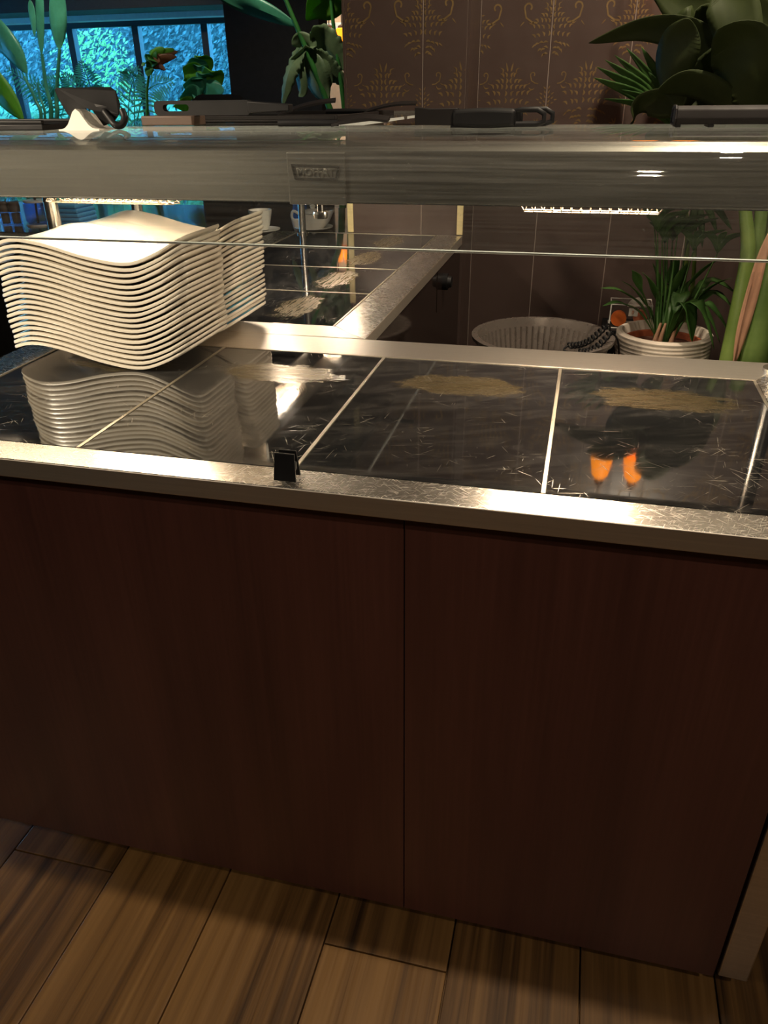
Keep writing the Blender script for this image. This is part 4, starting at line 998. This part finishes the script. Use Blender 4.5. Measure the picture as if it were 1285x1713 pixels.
jr = thing('glass_jar', 'wide glass jar tinted by painted window light, with white rims beside the sauce bottles', 'jar', (p.x, p.y, SBZ))
obj('wall', MB().lathe([(0.045, 0.004), (0.055, 0.02), (0.055, 0.085), (0.05, 0.095), (0.047, 0.095), (0.052, 0.083), (0.052, 0.02), (0.042, 0.006)], 36), MAT['light_tinted_glass'], jr, 50)
obj('rim', MB().lathe([(0.046, 0.093), (0.052, 0.095), (0.052, 0.102), (0.046, 0.102)], 36), MAT['white'], jr, 50)
obj('base', MB().lathe([(0.0005, 0), (0.056, 0), (0.058, 0.006), (0.0005, 0.006)], 36), MAT['white'], jr, 50)
obj('spoon', MB().tube([(-0.01, 0, 0.007), (0.0, 0, 0.13)], 0.005, 8), MAT['black'], jr, 50)
p = atz(112, 378, SBZ)
fb_ = thing('blue_item', 'made-up pale blue pile standing in for window light, left of the stacked plates', 'stand-in', (p.x, p.y + .05, SBZ))  # made-up pile, imitates blue window light falling on the table
for i in range(5): obj('fold', MB().box(-0.085 + .002 * i, 0.085 - .003 * i, -0.07, 0.07, 0.018 * i, 0.018 * i + 0.0175, 0.006), MAT['sky_blue'], fb_, 50)

# ================================================================== PLANTS AND CHAIR BY THE WINDOW
bn1 = thing('banana_plant', 'tall banana plant with hanging leaves against the left window panes', 'plant', (-4.35, 5.2, 0))
part('planter', MB().lathe([(0.0005, 0), (0.22, 0), (0.26, 0.40), (0.24, 0.40), (0.22, 0.36), (0.0005, 0.36)], 32, (-4.35, 5.2, 0)), MAT['grey_black'], bn1, 45)
bb0 = Vector((-4.35, 5.2, 0.355))
def A(x, y, Y=5.0): return at(x, y, Y)
stem('stem', [bb0, A(92, 215), A(94, 160), A(100, 82)], (0.022, 0.011), 'light_tinted_leaf', bn1)
stem('stem', [bb0 + Vector((-.05, 0, 0)), A(84, 215), A(76, 140), A(70, 90)], (0.022, 0.011), 'light_tinted_leaf', bn1)
stem('stem', [bb0 + Vector((-.08, 0, 0)), A(68, 215), A(58, 165), A(40, 128)], (0.018, 0.010), 'light_tinted_leaf', bn1)
stem('stem', [bb0 + Vector((-.1, .05, 0)), A(74, 215), A(66, 160), A(62, 138)], (0.012, 0.007), 'light_tinted_leaf', bn1)
leaf('leaf', [A(-40, 10), A(-8, 52), A(22, 88), A(46, 124)], 0.20, 'light_tinted_leaf', bn1, (0.8, 0, .55), .35, 0.8)
leaf('leaf', [A(-50, 95), A(-20, 130), A(10, 165), A(40, 202)], 0.22, 'lime', bn1, (0.8, 0, .55), .35, 0.8)
leaf('leaf', [A(66, -30), A(66, 20), A(67, 60), A(70, 94)], 0.075, 'light_tinted_leaf', bn1, (1, 0, 0), .35, 0.75)
leaf('leaf', [A(50, 0), A(54, 30), A(58, 62)], 0.06, 'light_tinted_leaf', bn1, (1, 0, 0), .3, 0.75)
leaf('leaf', [A(96, -30), A(96, 20), A(97, 55), A(99, 84)], 0.135, 'light_tinted_leaf', bn1, (1, .2, 0), .4, 0.75)
def frond(parent, base, mid, tip_, n, ln, mat, down=0.6, wd=0.012):
    P_ = spline([tuple(base), tuple(mid), tuple(tip_)], n * 2)
    stem('rachis', [base, mid, tip_], (0.006, 0.003), mat, parent, 12, 6)
    mb = MB()
    for i in range(3, n * 2):
        p = P_[i]; t = (P_[min(i + 1, n * 2)] - P_[i - 1]).normalized(); s_ = t.cross(Vector((0, 1, 0))).normalized()
        for sg in (1, -1):
            l_ = ln * math.sin(PI * (0.12 + 0.85 * i / (n * 2))); e = p + (s_ * sg + t * 0.7).normalized() * l_ - Vector((0, 0, down * l_ * 0.35))
            m_ = p.lerp(e, .5) + Vector((0, 0, .06 * l_)); q = t * wd
            mb.add([p, m_ + q * .5, e, m_ - q * .5, m_ + Vector((0, -.002, -.002))], [(0, 1, 4), (1, 2, 4), (2, 3, 4), (3, 0, 4)])
    o = part('leaflets', mb, MAT[mat], parent, None, None, 'stuff')
ar = thing('areca_palm', 'feathery palm with thin arching fronds below the left windows', 'plant', (-3.62, 5.6, 0))
part('planter', MB().lathe([(0.0005, 0), (0.18, 0), (0.22, 0.36), (0.2, 0.36), (0.18, 0.32), (0.0005, 0.32)], 32, (-3.62, 5.6, 0)), MAT['grey_black'], ar, 45)
ab = Vector((-3.62, 5.6, 0.315))
for (m_, t_) in (((150, 185), (105, 120)), ((160, 175), (135, 100)), ((215, 180), (232, 110)), ((235, 175), (290, 132)), ((120, 190), (45, 140)), ((95, 185), (10, 112)), ((180, 190), (165, 140)), ((225, 165), (215, 115)), ((130, 175), (70, 130))):
    frond(ar, ab + Vector((random.uniform(-.05, .05), random.uniform(-.05, .05), 0)), at(*m_, 5.6), at(*t_, 5.5), 13, 0.19, 'light_tinted_leaf', 0.7, 0.020)
ct = thing('croton_plant', 'tall plant with green and bronze leaves before the third window pane', 'plant', (-3.15, 4.9, 0))
part('planter', MB().lathe([(0.0005, 0), (0.15, 0), (0.18, 0.32), (0.165, 0.32), (0.15, 0.28), (0.0005, 0.28)], 32, (-3.15, 4.9, 0)), MAT['grey_black'], ct, 45)
stem('stem', [Vector((-3.15, 4.9, .275)), at(245, 210, 4.9), at(246, 150, 4.9), at(252, 112, 4.9)], (0.014, 0.007), 'banana', ct)
for (x, y, wd, mt) in ((247, 128, .10, 'banana'), (252, 92, .09, 'banana'), (262, 88, .10, 'banana'), (275, 80, .08, 'lime'), (292, 82, .07, 'lime'), (298, 86, .06, 'red_leaf'), (296, 95, .06, 'red_leaf'), (278, 118, .05, 'red_leaf'), (236, 110, .06, 'banana'), (268, 102, .07, 'red_leaf')):
    b = at(253, 112, 4.9); e = at(x, y, 4.87); leaf('leaf', [b, b.lerp(e, .5) + Vector((0, 0, .02)), e], wd, mt, ct, (.5, -.2, .8) if x > 256 else (1, -.2, 0), .2, 0.8, 10)
fg = thing('fiddle_leaf_fig', 'bushy fig with large rounded bright green leaves at window right', 'plant', (-2.75, 5.6, 0))
part('planter', MB().lathe([(0.0005, 0), (0.18, 0), (0.21, 0.4), (0.19, 0.4), (0.17, 0.36), (0.0005, 0.36)], 32, (-2.75, 5.6, 0)), MAT['grey_black'], fg, 45)
stem('stem', [Vector((-2.75, 5.6, .355)), at(335, 210, 5.6), at(338, 160, 5.6), at(340, 110, 5.6)], (0.022, 0.010), 'brown_block', fg)
for (bx, by_, x, y, wd, mt) in ((335, 140, 306, 112, .20, 'lime'), (338, 125, 322, 96, .18, 'light_tinted_leaf'), (340, 120, 346, 92, .16, 'lime'), (342, 150, 372, 118, .20, 'lime'), (340, 150, 352, 122, .16, 'light_tinted_leaf'), (336, 160, 306, 142, .20, 'light_tinted_leaf'), (334, 170, 300, 165, .22, 'light_tinted_leaf'), (336, 175, 318, 188, .18, 'light_tinted_leaf'), (340, 170, 375, 150, .18, 'light_tinted_leaf'), (336, 150, 322, 132, .16, 'light_tinted_leaf'), (338, 180, 350, 165, .2, 'light_tinted_leaf'), (336, 186, 290, 178, .16, 'lime'), (330, 135, 345, 108, .13, 'light_tinted_leaf')):
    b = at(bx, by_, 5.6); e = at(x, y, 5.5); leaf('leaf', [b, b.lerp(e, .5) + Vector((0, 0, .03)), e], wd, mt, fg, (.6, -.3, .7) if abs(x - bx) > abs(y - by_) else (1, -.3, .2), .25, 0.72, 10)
# dark chair by the window
ch = thing('dining_chair', 'dark high-backed chair silhouetted against the window right edge', 'chair', (-2.22, 4.5, 0))
obj('seat', MB().box(-0.22, 0.22, -0.22, 0.22, 0.43, 0.49, 0.015), MAT['black'], ch)
for x, y in ((-.2, -.2), (.2, -.2), (-.2, .2), (.2, .2)): obj('leg', MB().tube([(x * .95, y * .95, 0.43), (x, y, 0)], [0.018, 0.013], 10), MAT['black'], ch, 50)
obj('backrest', MB().prism(slot_outline(-0.2, 0.2, 0.55, 1.36, 0.08), 'y', 0.19, 0.215), MAT['grey_black'], ch)
for x in (-.19, .19): obj('back_post', MB().tube([(x, .2, .47), (x, .203, 1.33)], 0.014, 10), MAT['black'], ch, 50)

# banana plant right of the dark wall
b2 = thing('banana_plant', 'banana plant with torn drooping leaves beside the tiled pier', 'plant', (-0.98, 3.55, 0))
part('planter', MB().lathe([(0.0005, 0), (0.2, 0), (0.24, 0.42), (0.22, 0.42), (0.2, 0.38), (0.0005, 0.38)], 32, (-0.98, 3.55, 0)), MAT['grey_black'], b2, 45)
b20 = Vector((-0.98, 3.55, 0.375)); B = lambda x, y, Y=3.5: at(x, y, Y)
stem('stem', [b20, B(565, 240), B(545, 165), B(505, 65), B(472, -15)], (0.022, 0.010), 'banana', b2)
stem('stem', [b20 + Vector((.05, 0, 0)), B(580, 230), B(571, 140), B(560, 60), B(552, -15)], (0.016, 0.008), 'banana', b2)
leaf('leaf', [B(512, 72), B(495, 95), B(482, 130), B(472, 178)], 0.119, 'pale_banana', b2, (1, -.4, 0.3), .5, .8, 16, .0012, .15)
leaf('leaf', [B(505, 95), B(500, 115), B(505, 150), B(500, 162)], 0.084, 'pale_banana', b2, (1, -.4, 0), .5, .8)
leaf('leaf', [B(510, 90), B(522, 115), B(535, 145), B(548, 172)], 0.168, 'pale_banana', b2, (1, -.3, .3), .3, .8)
leaf('leaf', [B(520, 75), B(540, 70), B(560, 90), B(575, 118)], 0.182, 'pale_banana', b2, (.6, -.4, .7), .35, .8, 16, .0012, .1)
leaf('leaf', [B(518, 90), B(540, 105), B(560, 125), B(578, 142)], 0.140, 'pale_banana', b2, (.5, -.5, .7), .35, .8, 16, .0012, .1)
leaf('leaf', [B(525, 95), B(540, 120), B(552, 148)], 0.140, 'pale_banana', b2, (1, -.3, .3), .35, .8)
leaf('leaf', [B(590, -40), B(560, -10), B(530, 12), B(512, 34)], 0.17, 'lime', b2, (.5, -.3, .8), .4, .8)
leaf('leaf', [B(488, 75), B(505, 68), B(520, 80), B(486, 100)], 0.084, 'pale_banana', b2, (.5, -.3, .8), .4, .8)
leaf('leaf', [B(350, -20), B(400, 2), B(450, 22), B(500, 45)], 0.10, 'light_tinted_leaf', b2, (.2, -.3, 1), .4, .8)
# far lamps and rail seen between plant and pier
for i, (x, lab) in enumerate(((551, 'glowing orange pendant lamp far back, left of two beside the pier'), (572, 'glowing orange pendant lamp far back, right of two beside the pier'))):
    p = at(x, 60, 6.3); l_ = thing('pendant_lamp', lab, 'lamp', (p.x, p.y, CEIL), 'far orange pendant lamps')
    d = p.z - CEIL
    obj('cord', MB().tube([(0, 0, 0), (0, 0, d + 0.07)], 0.004, 6), MAT['black'], l_)
    obj('cap', MB().lathe([(0.01, d + 0.08), (0.03, d + 0.07), (0.035, d + 0.05), (0.0005, d + 0.05)], 20), MAT['brown_block'], l_, 40)
    obj('shade', MB().lathe([(0.034, d + 0.055), (0.045, d + 0.05), (0.052, d - 0.05), (0.048, d - 0.05), (0.042, d + 0.048)], 24), MAT['lantern'], l_, 40)
struct('trim_5', MB().box(-2.55, -1.0, WY - 0.06, WY, 1.86, 1.92, 0.004).box(-2.55, -1.0, WY - 0.04, WY, 1.60, 1.64, 0.004), MAT['white_board'])

# ================================================================== OUTDOORS
struct('ground', MB().box(-30, 6, 7.12, 30, -0.2, -0.1), MAT['earth'])
def foliage(name, label, x0, x1, y0, y1, z0, z1, count, size, mat, seed, cat):
    r = random.Random(seed); vs = []; fs = []
    for i in range(count):
        x = r.uniform(x0, x1); z = z0 + (z1 - z0) * r.random(); y = r.uniform(y0, y1) + 0.5 * noise.noise(Vector((x * .8, z * .8, seed)))
        d = Vector((r.gauss(0, 1), r.gauss(0, 1), r.gauss(0, 1))).normalized(); u = d.orthogonal().normalized(); v = d.cross(u); s_ = size * r.uniform(.5, 1.3); c = Vector((x, y, z))
        o = len(vs); vs += [c - u * s_, c + v * s_ * .4, c + u * s_, c - v * s_ * .4]; fs.append((o, o + 1, o + 2, o + 3))
    mb = MB(); mb.add(vs, fs)
    if name == 'tree_hedge': mb.box(x0, x1, y1 - 0.05, y1 + 0.1, z0, z1 + 0.6)
    o = obj(name, mb, MAT[mat]); return tag(o, label, cat, None, 'stuff')
foliage('tree_hedge', 'tall blue-lit hedge of trees filling the windows', -13.5, -3.4, 10.5, 11.2, -0.1, 3.6, 90000, 0.045, 'hedge', 1, 'hedge')
foliage('light_shrub', 'yellow-green shrub growing outside the second window pane', -6.45, -5.65, 9.1, 9.5, -0.1, 2.75, 2600, 0.038, 'bamboo', 2, 'shrub')
foliage('low_planting', 'bright low grassy planting outside beneath the windows', -9.0, -3.2, 8.2, 8.7, -0.1, 1.30, 11000, 0.06, 'grass', 3, 'planting')
